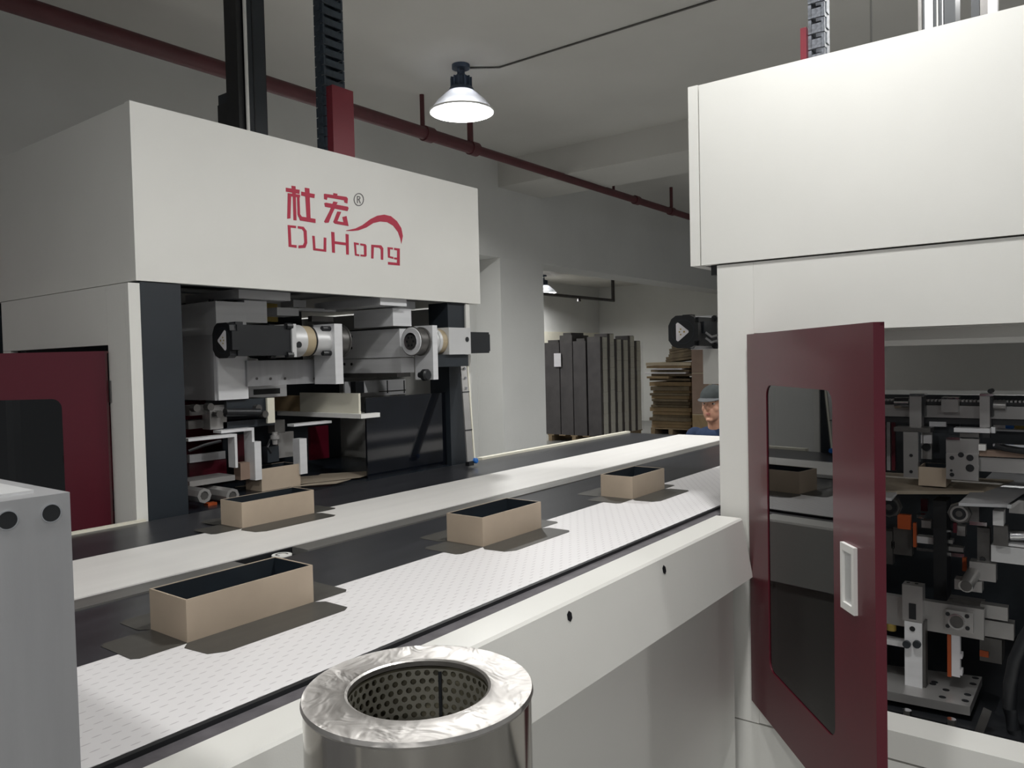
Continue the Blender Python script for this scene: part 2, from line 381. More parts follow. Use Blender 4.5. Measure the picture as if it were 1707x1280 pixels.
# white side panel: flat top flange, sloping face, dark square bolt holes
prof = [(1.058, 1.046), (.972, 1.046), (.966, 1.040), (.932, .850), (.946, .846), (.985, .85), (1.058, .85)]
b = M().prism([(-1.2, y, z) for y, z in prof], (3.745, 0, 0)); b.obj('side_panel', WHITE, cv, 0.003)
for px, py in ((1110, 950), (953, 1028)):
    p = at(px, py, 1, .955); u = Vector((0, .934, .0)); nrm = Vector((0, -.984, .176)); up_ = Vector((0, .176, .984))
    zc_ = p.z; yc = .966 - (1.040 - zc_) * (.034 / .19)
    c = Vector((p.x, yc, zc_))
    b = M().prism([c + nrm * .0015 + Vector((1, 0, 0)) * (.0125 * math.cos(a) * .8) + up_ * (.0125 * math.sin(a)) for a in [math.pi / 3 * k + .5 for k in range(6)]], -nrm * .001)
    b.obj('bolt_hole', BLACK, cv)
box('lower_panel', WHITE, cv, -1.2, 2.54, 1.0, 1.02, .06, .85)
box('belt_bed', POST, cv, -1.2, 4.98, 1.09, 1.93, .72, 1.0)
for x in (-.9, .9, 2.3, 3.6, 4.8):
    for y in (1.15, 1.85): box('leg', POST, cv, x - .03, x + .03, y - .03, y + .03, 0, .72)
box('end_plate', WHITE, cv, 4.98, 5.0, 1.06, 1.93, .85, 1.028)

rc = thing('rear_conveyor', (1.0, 2.3, 0), 'rear conveyor with smooth white band and dark belt beside the lettered machine', 'conveyor')
box('white_band', BELTR, rc, -1.2, 5.0, 1.95, 2.345, ZB - .03, ZB + .004, .003)
box('band_edge', BLACK, rc, -1.2, 5.0, 1.938, 1.948, ZB - .05, ZB + .001)
box('dark_belt', BELTK, rc, -1.2, 5.0, 2.346, 2.728, ZB - .02, ZB)
box('rear_lip', CREAM, rc, -1.2, 1.40, 2.728, 2.750, ZB - .05, ZB + .008, .002)
box('rear_lip', CREAM, rc, 3.30, 5.0, 2.728, 2.765, ZB - .05, ZB + .012, .002)
box('belt_bed', POST, rc, -1.2, 4.98, 1.96, 2.72, .72, 1.0)
for x in (-.9, .9, 2.3, 3.6, 4.8):
    for y in (2.02, 2.66): box('leg', POST, rc, x - .03, x + .03, y - .03, y + .03, 0, .72)
box('end_plate', WHITE, rc, 4.98, 5.0, 1.95, 2.74, .80, 1.015)

# ================================================================== PAPER BOXES
def open_box(x0, y0, label, group, L=.30, D=.142, Hh=.086, z=ZB + .0012, name='paper_box'):
    t = thing(name, (x0 + L / 2, y0 + D / 2, z), label, 'box', group)
    th = .004; x1, y1 = x0 + L, y0 + D
    M().box(x0, x1, y0, y0 + th, z, z + Hh).obj('long_wall', KRAFT, t, .0008)
    M().box(x0, x1, y1 - th, y1, z, z + Hh).obj('long_wall', KRAFT, t, .0008)
    M().box(x0, x0 + th, y0 + th, y1 - th, z, z + Hh).obj('short_wall', KRAFT, t, .0008)
    M().box(x1 - th, x1, y0 + th, y1 - th, z, z + Hh).obj('short_wall', KRAFT, t, .0008)
    b = M(); e = .0012; i0, i1, j0, j1 = x0 + th, x1 - th, y0 + th, y1 - th
    b.box(i0, i1, j0, j0 + e, z + .004, z + Hh - .001); b.box(i0, i1, j1 - e, j1, z + .004, z + Hh - .001)
    b.box(i0, i0 + e, j0, j1, z + .004, z + Hh - .001); b.box(i1 - e, i1, j0, j1, z + .004, z + Hh - .001)
    b.box(i0, i1, j0, j1, z + .001, z + .004)
    b.obj('lining', NAVY, t)
    return t
WRAP = mat('dark_glued_wrap_paper', (0.062, 0.059, 0.052), 0.42, noise=(9, 0.12), aniso=(1, 4, 1))
def wrap_sheet(x0, x1, y0, y1, z, label, fl=.108):
    t = thing('wrap_sheet', ((x0 + x1) / 2, (y0 + y1) / 2, z), label, 'paper', 'dark wrap papers under the boxes')
    e = .0006; c = .012
    def pl(name, pts): M().prism([(x, y, z) for x, y in pts], (0, 0, e)).obj(name, WRAP, t)
    pl('base', [(x0, y0), (x1, y0), (x1, y1), (x0, y1)])
    pl('flap', [(x0 - .018, y0 - .02), (x0, y0), (x1, y0), (x1 + .018, y0 - .02), (x1 + .018, y0 - fl + c), (x1, y0 - fl), (x0 + .02, y0 - fl), (x0 - .01, y0 - fl + .02)])
    pl('flap', [(x0, y1), (x0 - .018, y1 + .02), (x0 - .018, y1 + fl - c), (x0, y1 + fl), (x1, y1 + fl), (x1 + .018, y1 + fl - c), (x1 + .018, y1 + .02), (x1, y1)])
    pl('flap', [(x0, y0), (x0, y1), (x0 - fl + c, y1), (x0 - fl, y1 - c), (x0 - fl, y0 + c), (x0 - fl + c, y0)])
    pl('flap', [(x1, y1), (x1, y0), (x1 + fl - c, y0), (x1 + fl, y0 + c), (x1 + fl, y1 - c), (x1 + fl - c, y1)])
W0 = ZB + .0004
wrap_sheet(.817, 1.129, 1.449, 1.591, W0, 'dark flapped wrap paper under the nearest box on the front conveyor')
wrap_sheet(1.747, 2.047, 1.449, 1.591, W0, 'dark flapped wrap paper under the middle box on the front conveyor')
wrap_sheet(2.650, 2.925, 1.440, 1.582, W0, 'dark flapped wrap paper under the farthest box on the front conveyor')
wrap_sheet(1.504, 1.804, 2.296, 2.421, ZB + .0045, 'dark flapped wrap paper under the box on the rear conveyor')
G = 'open champagne paper boxes with navy lining'
open_box(.817, 1.449, 'nearest champagne open box with navy lining, on front conveyor beside the aluminium block', G, L=.312)
open_box(1.747, 1.449, 'middle champagne open box with navy lining, on front conveyor above the steel canister', G)
open_box(2.650, 1.440, 'farthest champagne open box on front conveyor, next to the machine with the open red door', G, L=.275)
open_box(1.504, 2.296, 'champagne open box with navy lining standing on the rear conveyor', G, D=.125, z=ZB + .0053)

# ================================================================== STEEL FILTER CANISTER
cx, cy, cz = .634, .628, 1.225
fc = thing('filter_canister', (cx, cy, 0), 'round stainless steel filter canister with perforated liner in the foreground', 'canister')
M().shell((cx, cy, 0.02), (0, 0, 1), [(.1305, 0), (.1305, cz - .026)], .003, 64).obj('outer_shell', INOXS, fc)
M().lathe((cx, cy, cz - .008), (0, 0, 1), [(.081, 0), (.1315, 0), (.133, .003), (.1315, .0075), (.126, .0068), (.090, .0064), (.084, .0075), (.081, .006)], 72, closed=True).obj('top_ring', INOX, fc)
b = M(); n, dh, z0 = 44, .0105, cz - .012; R0 = .0815
for r in range(26):
    for k in range(n):
        off = .5 * (r % 2)
        def P(u, v): 
            a = 2 * math.pi * (k + off + u) / n
            return Vector((cx + R0 * math.cos(a), cy + R0 * math.sin(a), z0 - dh * (r + v)))
        outer = [P(u, v) for u, v in ((0, 0), (.5, 0), (1, 0), (1, .5), (1, 1), (.5, 1), (0, 1), (0, .5))]
        inner = [P(.5 + .34 * math.cos(t), .5 + .36 * math.sin(t)) for t in [math.radians(d) for d in (225, 270, 315, 0, 45, 90, 135, 180)]]
        vo, vi = b.verts(outer), b.verts(inner)
        for q in range(8): b.bm.faces.new((vo[q], vo[(q + 1) % 8], vi[(q + 1) % 8], vi[q]))
bmesh.ops.remove_doubles(b.bm, verts=b.bm.verts, dist=1e-5)
b.obj('perforated_liner', MESHM, fc)
M().shell((cx, cy, .05), (0, 0, 1), [(.098, 0), (.098, cz - .065)], .002, 40).obj('inner_core', CORE, fc)
a = math.radians(25)
M().obox((cx + .0805 * math.cos(a), cy + .0805 * math.sin(a), cz - .14), (-math.sin(a), math.cos(a), 0), (math.cos(a), math.sin(a), 0), (0, 0, 1), .002, .001, .125).obj('liner_seam', BLACK, fc)
M().lathe((cx, cy, 0), (0, 0, 1), [(.16, 0), (.16, .015), (.135, .02)], 48).obj('base_flange', INOXS, fc)

# ================================================================== ALUMINIUM GANTRY AT LEFT EDGE
ag = thing('aluminium_gantry', (.1, .9, 0), 'grey brushed aluminium block with two bolt holes at the left edge of the picture', 'machine frame')
ax1, ay, az = .356, .848, 1.474
b = M().box(-.25, ax1, ay, ay + .080, 0, az); b.obj('upright_plate', ALUD, ag, .0025, 2)
box('cross_beam', ALUD, ag, -.25, ax1, ay + .081, 2.6, 1.24, az, .002)
box('top_cover', GEAR, ag, -.22, ax1 - .022, ay + .03, 2.55, az, az + .003)
for px, py in ((85, 855), (12, 867)):
    p = at(px, py, 1, ay)
    hh = M().shell((p.x, ay - .0012, p.z), (0, 1, 0), [(.0098, 0), (.0098, .0022)], .0012, 28).obj('hole_rim', CHROME, ag)
    M().cyl((p.x, ay - .0008, p.z), (p.x, ay + .0004, p.z), .0086, n=28).obj('counterbore', BLACK, ag)

# ================================================================== LETTERED MACHINE (left)
lm = thing('box_forming_machine', (2.4, 3.4, 0), 'white box forming machine with red lettering on its hood, behind the conveyors', 'machine')
HX0, HX1, HY0, HY1, HZ0, HZ1 = 1.41, 3.352, 2.757, 4.35, 1.917, 2.557
front = box('hood_front_panel', WHITE, lm, HX0, HX1, HY0, HY0 + .035, HZ0, HZ1, .005, 2)
box('hood_side_panel', WHITE, lm, HX0 + .002, HX0 + .03, HY0 + .038, HY1, HZ0, HZ1 - .002, .004)
box('hood_side_panel', WHITE, lm, HX1 - .03, HX1 - .002, HY0 + .038, HY1, HZ0, HZ1 - .002, .004)
box('hood_top', WHITE, lm, HX0 + .031, HX1 - .031, HY0 + .036, HY1, HZ1 - .03, HZ1 - .003)
box('hood_back_panel', WHITE, lm, HX0 + .031, HX1 - .031, HY1 - .03, HY1, HZ0, HZ1 - .031)
box('hood_dark_slab', POST, lm, HX0 + .04, HX1 - .04, HY0 + .25, HY1 - .05, HZ0 + .12, HZ0 + .2)  # added dark slab that keeps the inside of the hood in shade
box('inner_beam', POST, lm, HX0 + .04, HX1 - .04, HY0 + .06, HY0 + .16, HZ0 + .01, HZ0 + .11)

# ---- lettering, cut as thin vinyl on the front panel
def zp_(x, y): 
    p = at(440 + x * .16403, 280 + y * .16403, 1, HY0); return Vector((p.x, HY0, p.z))
def glyph(name, polys, m_=LOGO):
    b = M()
    for k, poly in enumerate(polys): b.prism([zp_(*q) for q in poly], (0, -.0012 - (k * .00012 if len(polys) < 12 else 0), 0))
    return b.obj(name, m_, front)
glyph('chinese_character', [
    [(222, 200), (362, 222), (360, 264), (222, 240)], [(278, 180), (320, 186), (330, 533), (299, 530), (292, 300)],
    [(240, 255), (366, 272), (364, 300), (335, 297), (240, 285)], [(240, 282), (275, 284), (268, 512), (236, 516)],
    [(335, 292), (360, 296), (366, 470), (385, 497), (350, 500), (340, 470)],
    [(378, 240), (515, 266), (511, 306), (378, 281)], [(414, 200), (460, 208), (472, 512), (432, 505)],
    [(345, 478), (380, 494), (521, 518), (522, 559), (366, 533)]])
glyph('chinese_character', [
    [(704, 255), (746, 262), (743, 296), (704, 290)],
    [(608, 264), (620, 262), (838, 294), (852, 312), (847, 362), (816, 350), (813, 328), (643, 299), (638, 325), (610, 316)],
    [(612, 358), (628, 352), (852, 394), (859, 410), (848, 438), (620, 394)],
    [(705, 340), (748, 348), (690, 470), (656, 556), (622, 558), (610, 545), (665, 440)],
    [(745, 442), (784, 446), (745, 540), (808, 552), (796, 498), (838, 488), (858, 590), (720, 566), (703, 548)]])
ring = [(963 + 52 * math.cos(t), 321 + 66 * math.sin(t)) for t in [2 * math.pi * k / 20 for k in range(20)]]
rin = [(963 + 44 * math.cos(t), 321 + 57 * math.sin(t)) for t in [2 * math.pi * k / 20 for k in range(20)]]
glyph('registered_mark', [[ring[k], ring[(k + 1) % 20], rin[(k + 1) % 20], rin[k]] for k in range(20)] + [
    [(944, 284), (952, 285), (953, 358), (945, 357)], [(952, 285), (972, 288), (980, 300), (976, 318), (953, 322), (953, 314), (968, 312), (971, 301), (967, 296), (952, 294)],
    [(958, 320), (968, 318), (984, 362), (975, 361)]], LOGOK)
glyph('swoosh', [[(835, 634), (930, 614), (1000, 580), (1080, 520), (1150, 485), (1220, 474), (1290, 490), (1350, 540), (1395, 610), (1411, 690), (1395, 772),
                  (1385, 720), (1360, 650), (1310, 585), (1250, 550), (1180, 544), (1110, 560), (1040, 605), (960, 634), (900, 640), (835, 639)]])
glyph('letter_d', [[(240, 579), (325, 588), (325, 612), (270, 606), (278, 779), (331, 784), (331, 812), (250, 800)],
                   [(343, 590), (402, 598), (433, 640), (439, 762), (420, 812), (350, 816), (350, 787), (396, 783), (409, 755), (402, 645), (385, 622), (343, 614)]])
glyph('letter_u', [[(490, 688), (515, 691), (523, 816), (605, 827), (607, 706), (633, 710), (632, 852), (500, 836)]])
glyph('letter_h', [[(682, 648), (715, 653), (719, 744), (831, 759), (829, 670), (860, 675), (862, 882), (835, 878), (832, 786), (719, 771), (721, 863), (692, 859)]])
glyph('letter_o', [[(912, 754), (963, 763), (963, 783), (935, 779), (941, 874), (968, 878), (967, 897), (924, 889)],
                   [(978, 766), (1030, 774), (1041, 790), (1042, 893), (1030, 902), (980, 897), (980, 879), (1017, 882), (1014, 792), (978, 785)]])
glyph('letter_n', [[(1090, 779), (1190, 786), (1212, 815), (1211, 934), (1188, 931), (1186, 830), (1172, 811), (1116, 805), (1112, 921), (1089, 918)]])
glyph('letter_g', [[(1255, 804), (1310, 809), (1310, 828), (1281, 825), (1279, 896), (1315, 905), (1315, 924), (1260, 910)],
                   [(1322, 811), (1380, 819), (1380, 992), (1260, 981), (1260, 954), (1350, 963), (1352, 931), (1322, 927), (1322, 909), (1352, 911), (1352, 838), (1322, 832)]])

# ---- body: white side wall with door opening, flanges, dark posts
bx0 = 1.382
box('front_flange', WHITE, lm, bx0, 1.424, HY0 + .004, HY0 + .03, 0, 1.908, .002)
box('side_panel', WHITE, lm, bx0, bx0 + .03, HY0 + .031, 2.925, 0, 1.908, .002)
box('side_panel', WHITE, lm, bx0, bx0 + .03, 2.926, 3.90, 1.69, 1.908, .002)
box('side_panel', WHITE, lm, bx0, bx0 + .03, 2.926, 3.90, 0, .42, .002)
box('side_panel', WHITE, lm, bx0, bx0 + .03, 3.82, 3.90, .421, 1.689, .002)
box('front_post', POST, lm, 1.426, 1.582, HY0 + .006, HY0 + .15, 0, 1.915, .004)
box('front_post', POST, lm, 3.10, 3.235, HY0 + .02, HY0 + .16, 0, 1.915, .004)
box('right_flange', WHITE, lm, 3.236, 3.268, HY0 + .01, HY0 + .04, 0, 1.915, .002)
box('right_side_panel', WHITE, lm, 3.24, 3.268, HY0 + .041, 4.2, 0, 1.90)
box('back_panel', POST, lm, 1.42, 3.23, 4.18, 4.2, 0, 1.96)
box('upright', POST, lm, 1.42, 1.56, 3.75, 3.89, 0, 1.9)
box('smoked_panel', GLOSSBLACK, lm, 2.53, 3.095, HY0 + .05, HY0 + .06, 0, at(700, 657, 1, 2.81).z, .001)
box('rear_guard', POST, lm, 2.30, 3.09, 3.66, 3.67, .9, 1.5, .001)
box('work_table', TABLEK, lm, 1.59, 3.09, 2.735, 3.62, ZB - .06, ZB - .006, .002)
box('rear_red_panel', RED, lm, 1.6, 3.2, 3.86, 3.9, .5, 1.42)
# ---- red door, swung out on its right-hand hinge
def door_parts(parent, hinge, d, W, z0, z1, win, nrm, label):
    """hinge (x, y), d: unit vector hinge to free edge, nrm: outward normal, win: (u0, u1, z0, z1) cut-out"""
    o3 = lambda u, z, t=0.0: Vector((hinge[0] + d[0] * u + nrm[0] * t, hinge[1] + d[1] * u + nrm[1] * t, z))
    u0, u1, wz0, wz1 = win; rr = .035; th = .016
    outer = [(0, z0), (W, z0), (W, z1), (0, z1)]
    inner = []
    for (cu, cz_, a0) in ((u0 + rr, wz0 + rr, 180), (u1 - rr, wz0 + rr, 270), (u1 - rr, wz1 - rr, 0), (u0 + rr, wz1 - rr, 90)):
        inner.append([(cu + rr * math.cos(math.radians(a0 + 15 * k)), cz_ + rr * math.sin(math.radians(a0 + 15 * k))) for k in range(7)])
    b = M(); rings = []
    for t in (0.0, th):
        vo = b.verts([o3(u, z, t) for u, z in outer]); vi = [b.verts([o3(u, z, t) for u, z in c]) for c in inner]
        rings.append((vo, vi))
    for vo, vi in rings:
        for k in range(4):
            b.bm.faces.new([vo[k]] + vi[k][::-1] if False else [vo[k]] + list(vi[k]))
            b.bm.faces.new([vo[k], vi[k][-1], vi[(k + 1) % 4][0], vo[(k + 1) % 4]])
    (ao, ai), (co, ci) = rings
    for k in range(4):
        b.bm.faces.new((ao[k], ao[(k + 1) % 4], co[(k + 1) % 4], co[k]))
    fa = [v for c in ai for v in c]; fc_ = [v for c in ci for v in c]
    for k in range(len(fa)):
        b.bm.faces.new((fa[k], fa[(k + 1) % len(fa)], fc_[(k + 1) % len(fa)], fc_[k]))
    dr = b.obj('door', RED, parent, 0.0)
    if label: dr['label'] = label
    g = M().obox(o3((u0 + u1) / 2, (wz0 + wz1) / 2, th * .62), (d[0], d[1], 0), (0, 0, 1), (nrm[0], nrm[1], 0), (u1 - u0) / 2 + .001, (wz1 - wz0) / 2 + .001, .0025)
    g.obj('window_pane', SMOKED, dr)
    # folded edges behind the skin
    fl = M()
    fl.obox(o3(W - .004, (z0 + z1) / 2, -.005), (d[0], d[1], 0), (0, 0, 1), (nrm[0], nrm[1], 0), .004, (z1 - z0) / 2, .005)
    fl.obox(o3(W / 2, z1 - .004, -.005), (d[0], d[1], 0), (0, 0, 1), (nrm[0], nrm[1], 0), W / 2, .004, .005)
    fl.obox(o3(W / 2, z0 + .004, -.005), (d[0], d[1], 0), (0, 0, 1), (nrm[0], nrm[1], 0), W / 2, .004, .005)
    fl.obj('folded_edge', RED, dr)
    for z in (z0 + .15, z1 - .15):
        M().cyl(o3(-.004, z - .04, -.012), o3(-.004, z + .04, -.012), .008, n=12).obj('hinge', STEELD, dr)
    return dr, o3
s_ = Vector((-.604, .797)).normalized()
wtop = at(60, 662, 0, 1.25).z
door_parts(lm, (1.372, 2.915), (s_.x, s_.y), .85, .43, 1.667, (.165, .70, .56, 1.495), (-s_.y, s_.x), 'dark red door of the lettered machine, swung open')

# ---- servo drives
def motor(parent, c, L, hs, end=-1, tip=1):
    """square servo motor along X from c (rear end) ; end=-1: rear cap faces -X"""
    x, y, z = c; s = 1 if end < 0 else -1
    m_ = M().box(x + s * .03, x + s * L, y - hs * .86, y + hs * .86, z - hs * .86, z + hs * .86).obj('servo_motor', BLACK, parent, .008, 2)
    b = M()
    for yy in (-1, 1):
        for zz in (-1, 1):
            b.cyl((x + s * (L - .03), y + yy * hs * .84, z + zz * hs * .84), (x + s * L, y + yy * hs * .84, z + zz * hs * .84), hs * .2, n=10)
    b.obj('flange_ear', BLACK, m_)
    oc = [(hs * .98 * cx_, hs * .98 * cz_) for cx_, cz_ in ((.45, 1), (.75, .8), (.95, .4), (.95, -.5), (.7, -.85), (.35, -1), (-.45, -1), (-.75, -.85), (-.75, -.6), (-1.0, -.55), (-1.0, .5), (-.8, .55), (-.75, .85), (-.45, 1))]
    M().prism([(x, y + a, z + c_) for a, c_ in oc], (s * .034, 0, 0)).obj('end_cap', BLACK, m_, .003)
    M().shell((x - s * .001, y, z), (s, 0, 0), [(hs * .74, 0), (hs * .74, .003)], .004, 28).obj('cap_ring', POST, m_)
    tri = M().prism([(x - s * .0015, y + tip * hs * a, z + hs * c_) for a, c_ in ((.42, .48), (.34, .56), (.26, .55), (-.38, .05), (-.38, -.05), (.26, -.55), (.34, -.56), (.42, -.48))], (s * .001, 0, 0))
    tr = tri.obj('warning_sticker', PAPERW, m_)
    b = M()
    for a, c_, r_ in ((.12, .16, .05), (.12, -.16, .05), (-.1, 0, .06), (.2, 0, .05)):
        b.cyl((x - s * .0022, y + tip * hs * a, z + hs * c_), (x - s * .0014, y + tip * hs * a, z + hs * c_), hs * r_, n=8)
    b.obj('sticker_print', YELLOW, m_)
    # cable connectors on top
    M().box(x + s * .05, x + s * .085, y - hs * .3, y + hs * .3, z + hs * .86, z + hs * 1.05).obj('connector', BLACK, m_, .003)
    return m_
def gearbox(parent, x0, x1, y, z, r):
    g = M().lathe((x0, y, z), (1, 0, 0), [(r * .98, 0), (r, .01), (r, (x1 - x0) * .35), (r * .95, (x1 - x0) * .37)], 30).obj('gearbox', GEAR, parent)
    M().box(x0 - .006, x0 + .016, y - r * 1.0, y + r * 1.0, z - r * 1.0, z + r * 1.0).obj('gearbox_flange', GEAR, g, .01)
    M().lathe((x0 + (x1 - x0) * .37, y, z), (1, 0, 0), [(r * .95, 0), (r * .95, (x1 - x0) * .20), (r * .90, (x1 - x0) * .21)], 30).obj('ring', TAN, g)
    M().shell((x0 + (x1 - x0) * .575, y, z), (1, 0, 0), [(r * .99, 0), (r * .99, .006)], .012, 30).obj('clamp_ring', BLACK, g)
    M().lathe((x0 + (x1 - x0) * .60, y, z), (1, 0, 0), [(r * .88, 0), (r * .88, (x1 - x0) * .4)], 30).obj('neck', GEAR, g)
    M().cyl((x0 + .03, y - r * 1.01, z - r * .25), (x0 + .03, y - r * .9, z - r * .25), .014, n=14).obj('plug', BLACK, g)
    for zz in (-1, 1): M().cyl((x1 - .045, y - r * .6, z + zz * r * .78), (x1, y - r * .6, z + zz * r * .78), .012, n=10).obj('bolt', BLACK, g)
    return g
YM = 2.86
zm = at(430, 568, 1, YM).z
xa, xb_, xc, xd, xe = (at(p, 568, 1, YM).x for p in (370, 472, 540, 553, 568))
motor(lm, (xa, YM, zm), xb_ - xa, .074, tip=-1)
gearbox(lm, xb_, xc, YM, zm, .072)
box('drive_plate', ALU, lm, xc, xd, YM - .075, YM + .075, at(545, 640, 1, YM).z, zm + .078, .004)
M().lathe((xd, YM, zm), (1, 0, 0), [(.074, 0), (.078, .004), (.078, .012), (.072, .014), (.072, xe - xd - .006), (.078, xe - xd - .004), (.078, xe - xd)], 32).obj('belt_pulley', STEELD, lm)
# arm with toothed belt (runs along Y), pulley facing the camera side
XA = 2.80
y0a, y1a, za0, za1 = fx(565, 552, 700, 600, XA)
y0a = 2.86; y1a = 3.42
zt, zmid, zb_ = at(690, 546, 0, XA).z, at(690, 596, 0, XA).z, at(690, 621, 0, XA).z
arm = box('linear_arm', ALU, lm, XA, XA + .10, y0a - .02, y1a, zmid + .004, zt, .003)
box('arm_rail', ALU, arm, XA + .004, XA + .10, y0a - .02, y1a, zb_, zmid, .002)
box('arm_top_groove', BLACK, arm, XA + .01, XA + .09, y0a, y1a, zt, zt + .006)
box('arm_bearing_rail', STEELD, arm, XA - .006, XA + .09, y0a, y1a, zb_ - .022, zb_ - .001, .001)
for px in (574, 586):
    for py in (561, 580, 607):
        p = at(px, py, 0, XA); M().cyl((XA - .0015, p.y, p.z), (XA + .001, p.y, p.z), .0075, n=10).obj('screw_hole', BLACK, arm)
p = at(690, 569, 0, XA - .03)
pul = M().lathe((XA - .05, p.y, p.z), (1, 0, 0), [(.066, 0), (.072, .003), (.072, .012), (.066, .014), (.066, .06), (.072, .062), (.072, .07)], 36).obj('belt_pulley', STEELD, lm)
M().lathe((XA - .0515, p.y, p.z), (1, 0, 0), [(.066, 0), (.069, .003)], 36).obj('pulley_face', ALU, pul)
M().shell((XA - .056, p.y, p.z), (1, 0, 0), [(.043, 0), (.043, .006)], .010, 28).obj('pulley_bush', CHROME, pul)
M().cyl((XA - .0545, p.y, p.z), (XA - .051, p.y, p.z), .033, n=24).obj('pulley_hub', STEELD, pul)
for k in range(6):
    a = k * math.pi / 3; M().cyl((XA - .058, p.y + .022 * math.cos(a), p.z + .022 * math.sin(a)), (XA - .053, p.y + .022 * math.cos(a), p.z + .022 * math.sin(a)), .006, n=8).obj('bolt', BLACK, pul)
xg0 = XA + .025; yq = p.y; zq = p.z
box('drive_plate', ALU, lm, xg0, xg0 + .035, yq - .075, yq + .05, at(720, 632, 1, yq).z, zq + .078, .004)
gx1 = at(768, 570, 1, yq).x; gx2 = at(805, 570, 1, yq).x
gb = M().lathe((xg0 + .036, yq, zq), (1, 0, 0), [(.062, 0), (.062, .03), (.068, .032), (.068, .05)], 30).obj('gearbox', GEAR, lm)
M().lathe((xg0 + .086, yq, zq), (1, 0, 0), [(.064, 0), (.064, .04)], 30).obj('ring', TAN, gb)
box('gearbox_flange', GEAR, gb, xg0 + .127, gx1, yq - .07, yq + .07, zq - .068, zq + .07, .008)
M().cyl((gx1 - .03, yq - .073, zq + .01), (gx1 - .03, yq - .06, zq + .01), .013, n=12).obj('plug', BLACK, gb)
M().box(gx1, gx2 - .02, yq - .06, yq + .06, zq - .062, zq + .05).box(gx2 - .0199, gx2, yq - .05, yq + .05, zq - .052, zq + .04).obj('servo_motor', BLACK, lm, .008, 2)
box('motor_bracket', POST, lm, xg0 + .04, gx1, yq - .05, yq + .05, zq - .13, zq - .07, .003)
M().lathe((at(703, 625, 1, yq - .03).x, yq - .075, at(703, 625, 1, yq - .03).z), (0, 1, 0), [(.022, 0), (.03, .008), (.03, .03), (.015, .04), (.015, .06)], 10).obj('clamp_knob', BLACK, lm)
# vertical carriage on the left
x0, x1, z0, z1 = fy(362, 503, 412, 666, 2.965)
car = box('vertical_carriage', ALU, lm, x0, x1, 2.965, 3.5, z0, z1, .003)
box('carriage_side', ALUD, car, x0 - .012, x0 - .001, 2.975, 3.48, z0, at(330, 560, 0, x0).z)
x0b, x1b, z0b, z1b = fy(362, 500, 445, 537, 2.975)
box('carriage_head', ALU, car, x1 + .001, x1b, 2.975, 3.2, z0b, z1b, .003)
x0b, x1b, z0b, z1b = fy(398, 484, 484, 499, 2.93)
tp = box('bearing_block', ALU, lm, x0b, x1b, 2.93, 3.35, z0b, z1b, .002)
for k in range(5):
    M().cyl((x0b - .05 + k * .06, 3.06 + .03 * (k % 2), z0b - .012), (x0b - .05 + k * .06, 3.06 + .03 * (k % 2), z0b), .011, n=10).obj('bolt', BLACK, tp)
x0b, x1b, z0b, z1b = fy(412, 600, 545, 641, YM + .09)
box('carrier_plate', ALUD, lm, x0b, x1b, YM + .09, YM + .11, z0b, z1b, .002)
for px in (428, 451, 475, 524):
    q = at(px, 631, 1, YM + .09); M().cyl((q.x, YM + .087, q.z), (q.x, YM + .092, q.z), .006, n=8).obj('screw', STEELD, lm)
def plate(name, m_, px0, py0, px1, py1, y, dep, parent=lm, bevel=.002):
    a, b_, c, d = fy(px0, py0, px1, py1, y); return box(name, m_, parent, a, b_, y, y + dep, c, d, bevel)
def plx(name, m_, px0, py0, px1, py1, x, dep, parent=None, bevel=.002):
    a, b_, c, d = fx(px0, py0, px1, py1, x); return box(name, m_, parent, x, x + dep, a, b_, c, d, bevel)
plate('brass_plate', YELLOW, 444, 506, 463, 536, 3.25, .02)
plate('bright_plate', ALU, 462, 513, 498, 526, 3.05, .12)
plate('slide_block', ALU, 489, 500, 510, 512, 3.2, .1)
plate('tie_bar', ALU, 498, 514, 560, 519, 3.2, .05)
plx('cross_plate', ALU, 524, 500, 634, 513, 2.62, .18, lm)
plate('cross_plate_end', ALU, 634, 501, 692, 514, 2.9, .02)
plx('arm_bracket', ALU, 590, 516, 655, 545, 2.74, .13, lm)
plate('guard_plate', POST, 655, 517, 702, 545, 3.2, .03)
plate('cable_clip', STEELD, 520, 527, 556, 536, 3.0, .03)
b = M(); b.tube([at(405, 592, 1, 3.0), at(415, 600, 1, 3.0), at(428, 602, 1, 2.96)], .011, 10); b.obj('cable_plug', WHITE2, lm)
b = M(); b.tube([at(393, 596, 1, 3.02), at(398, 625, 1, 3.02), at(405, 660, 1, 3.03), at(406, 690, 1, 3.05)], .013, 10); b.obj('air_hose', ALUD, lm)
plate('side_cabinet', POST, 318, 505, 352, 557, 3.4, .2)
plate('carriage_foot', ALU, 415, 642, 478, 662, 3.15, .03); plate('foot_window', BLACK, 423, 648, 467, 657, 3.148, .003)
plate('rear_ruler', ALU, 575, 632, 762, 657, 3.25, .01)
for px in (646, 674, 697): plate('ruler_mark', BLACK, px - .8, 634, px + .8, 655, 3.248, .002, bevel=0)
plate('ruler_line', STEELD, 632, 648, 762, 649.5, 3.248, .002, bevel=0)
plate('sensor', BLACK, 593, 636, 607, 655, 3.1, .04); plate('sensor_plate', ALU, 607, 634, 630, 654, 3.12, .01)
# cream channel (runs along Y), kraft part behind it
plx('cream_channel', CREAM, 500, 655, 598, 692, 2.50, .012, lm)
plx('channel_flange', WHITE2, 462, 688, 602, 695, 2.47, .12, lm)
plx('kraft_sheet', CARD, 458, 659, 503, 686, 2.51, .01, lm)
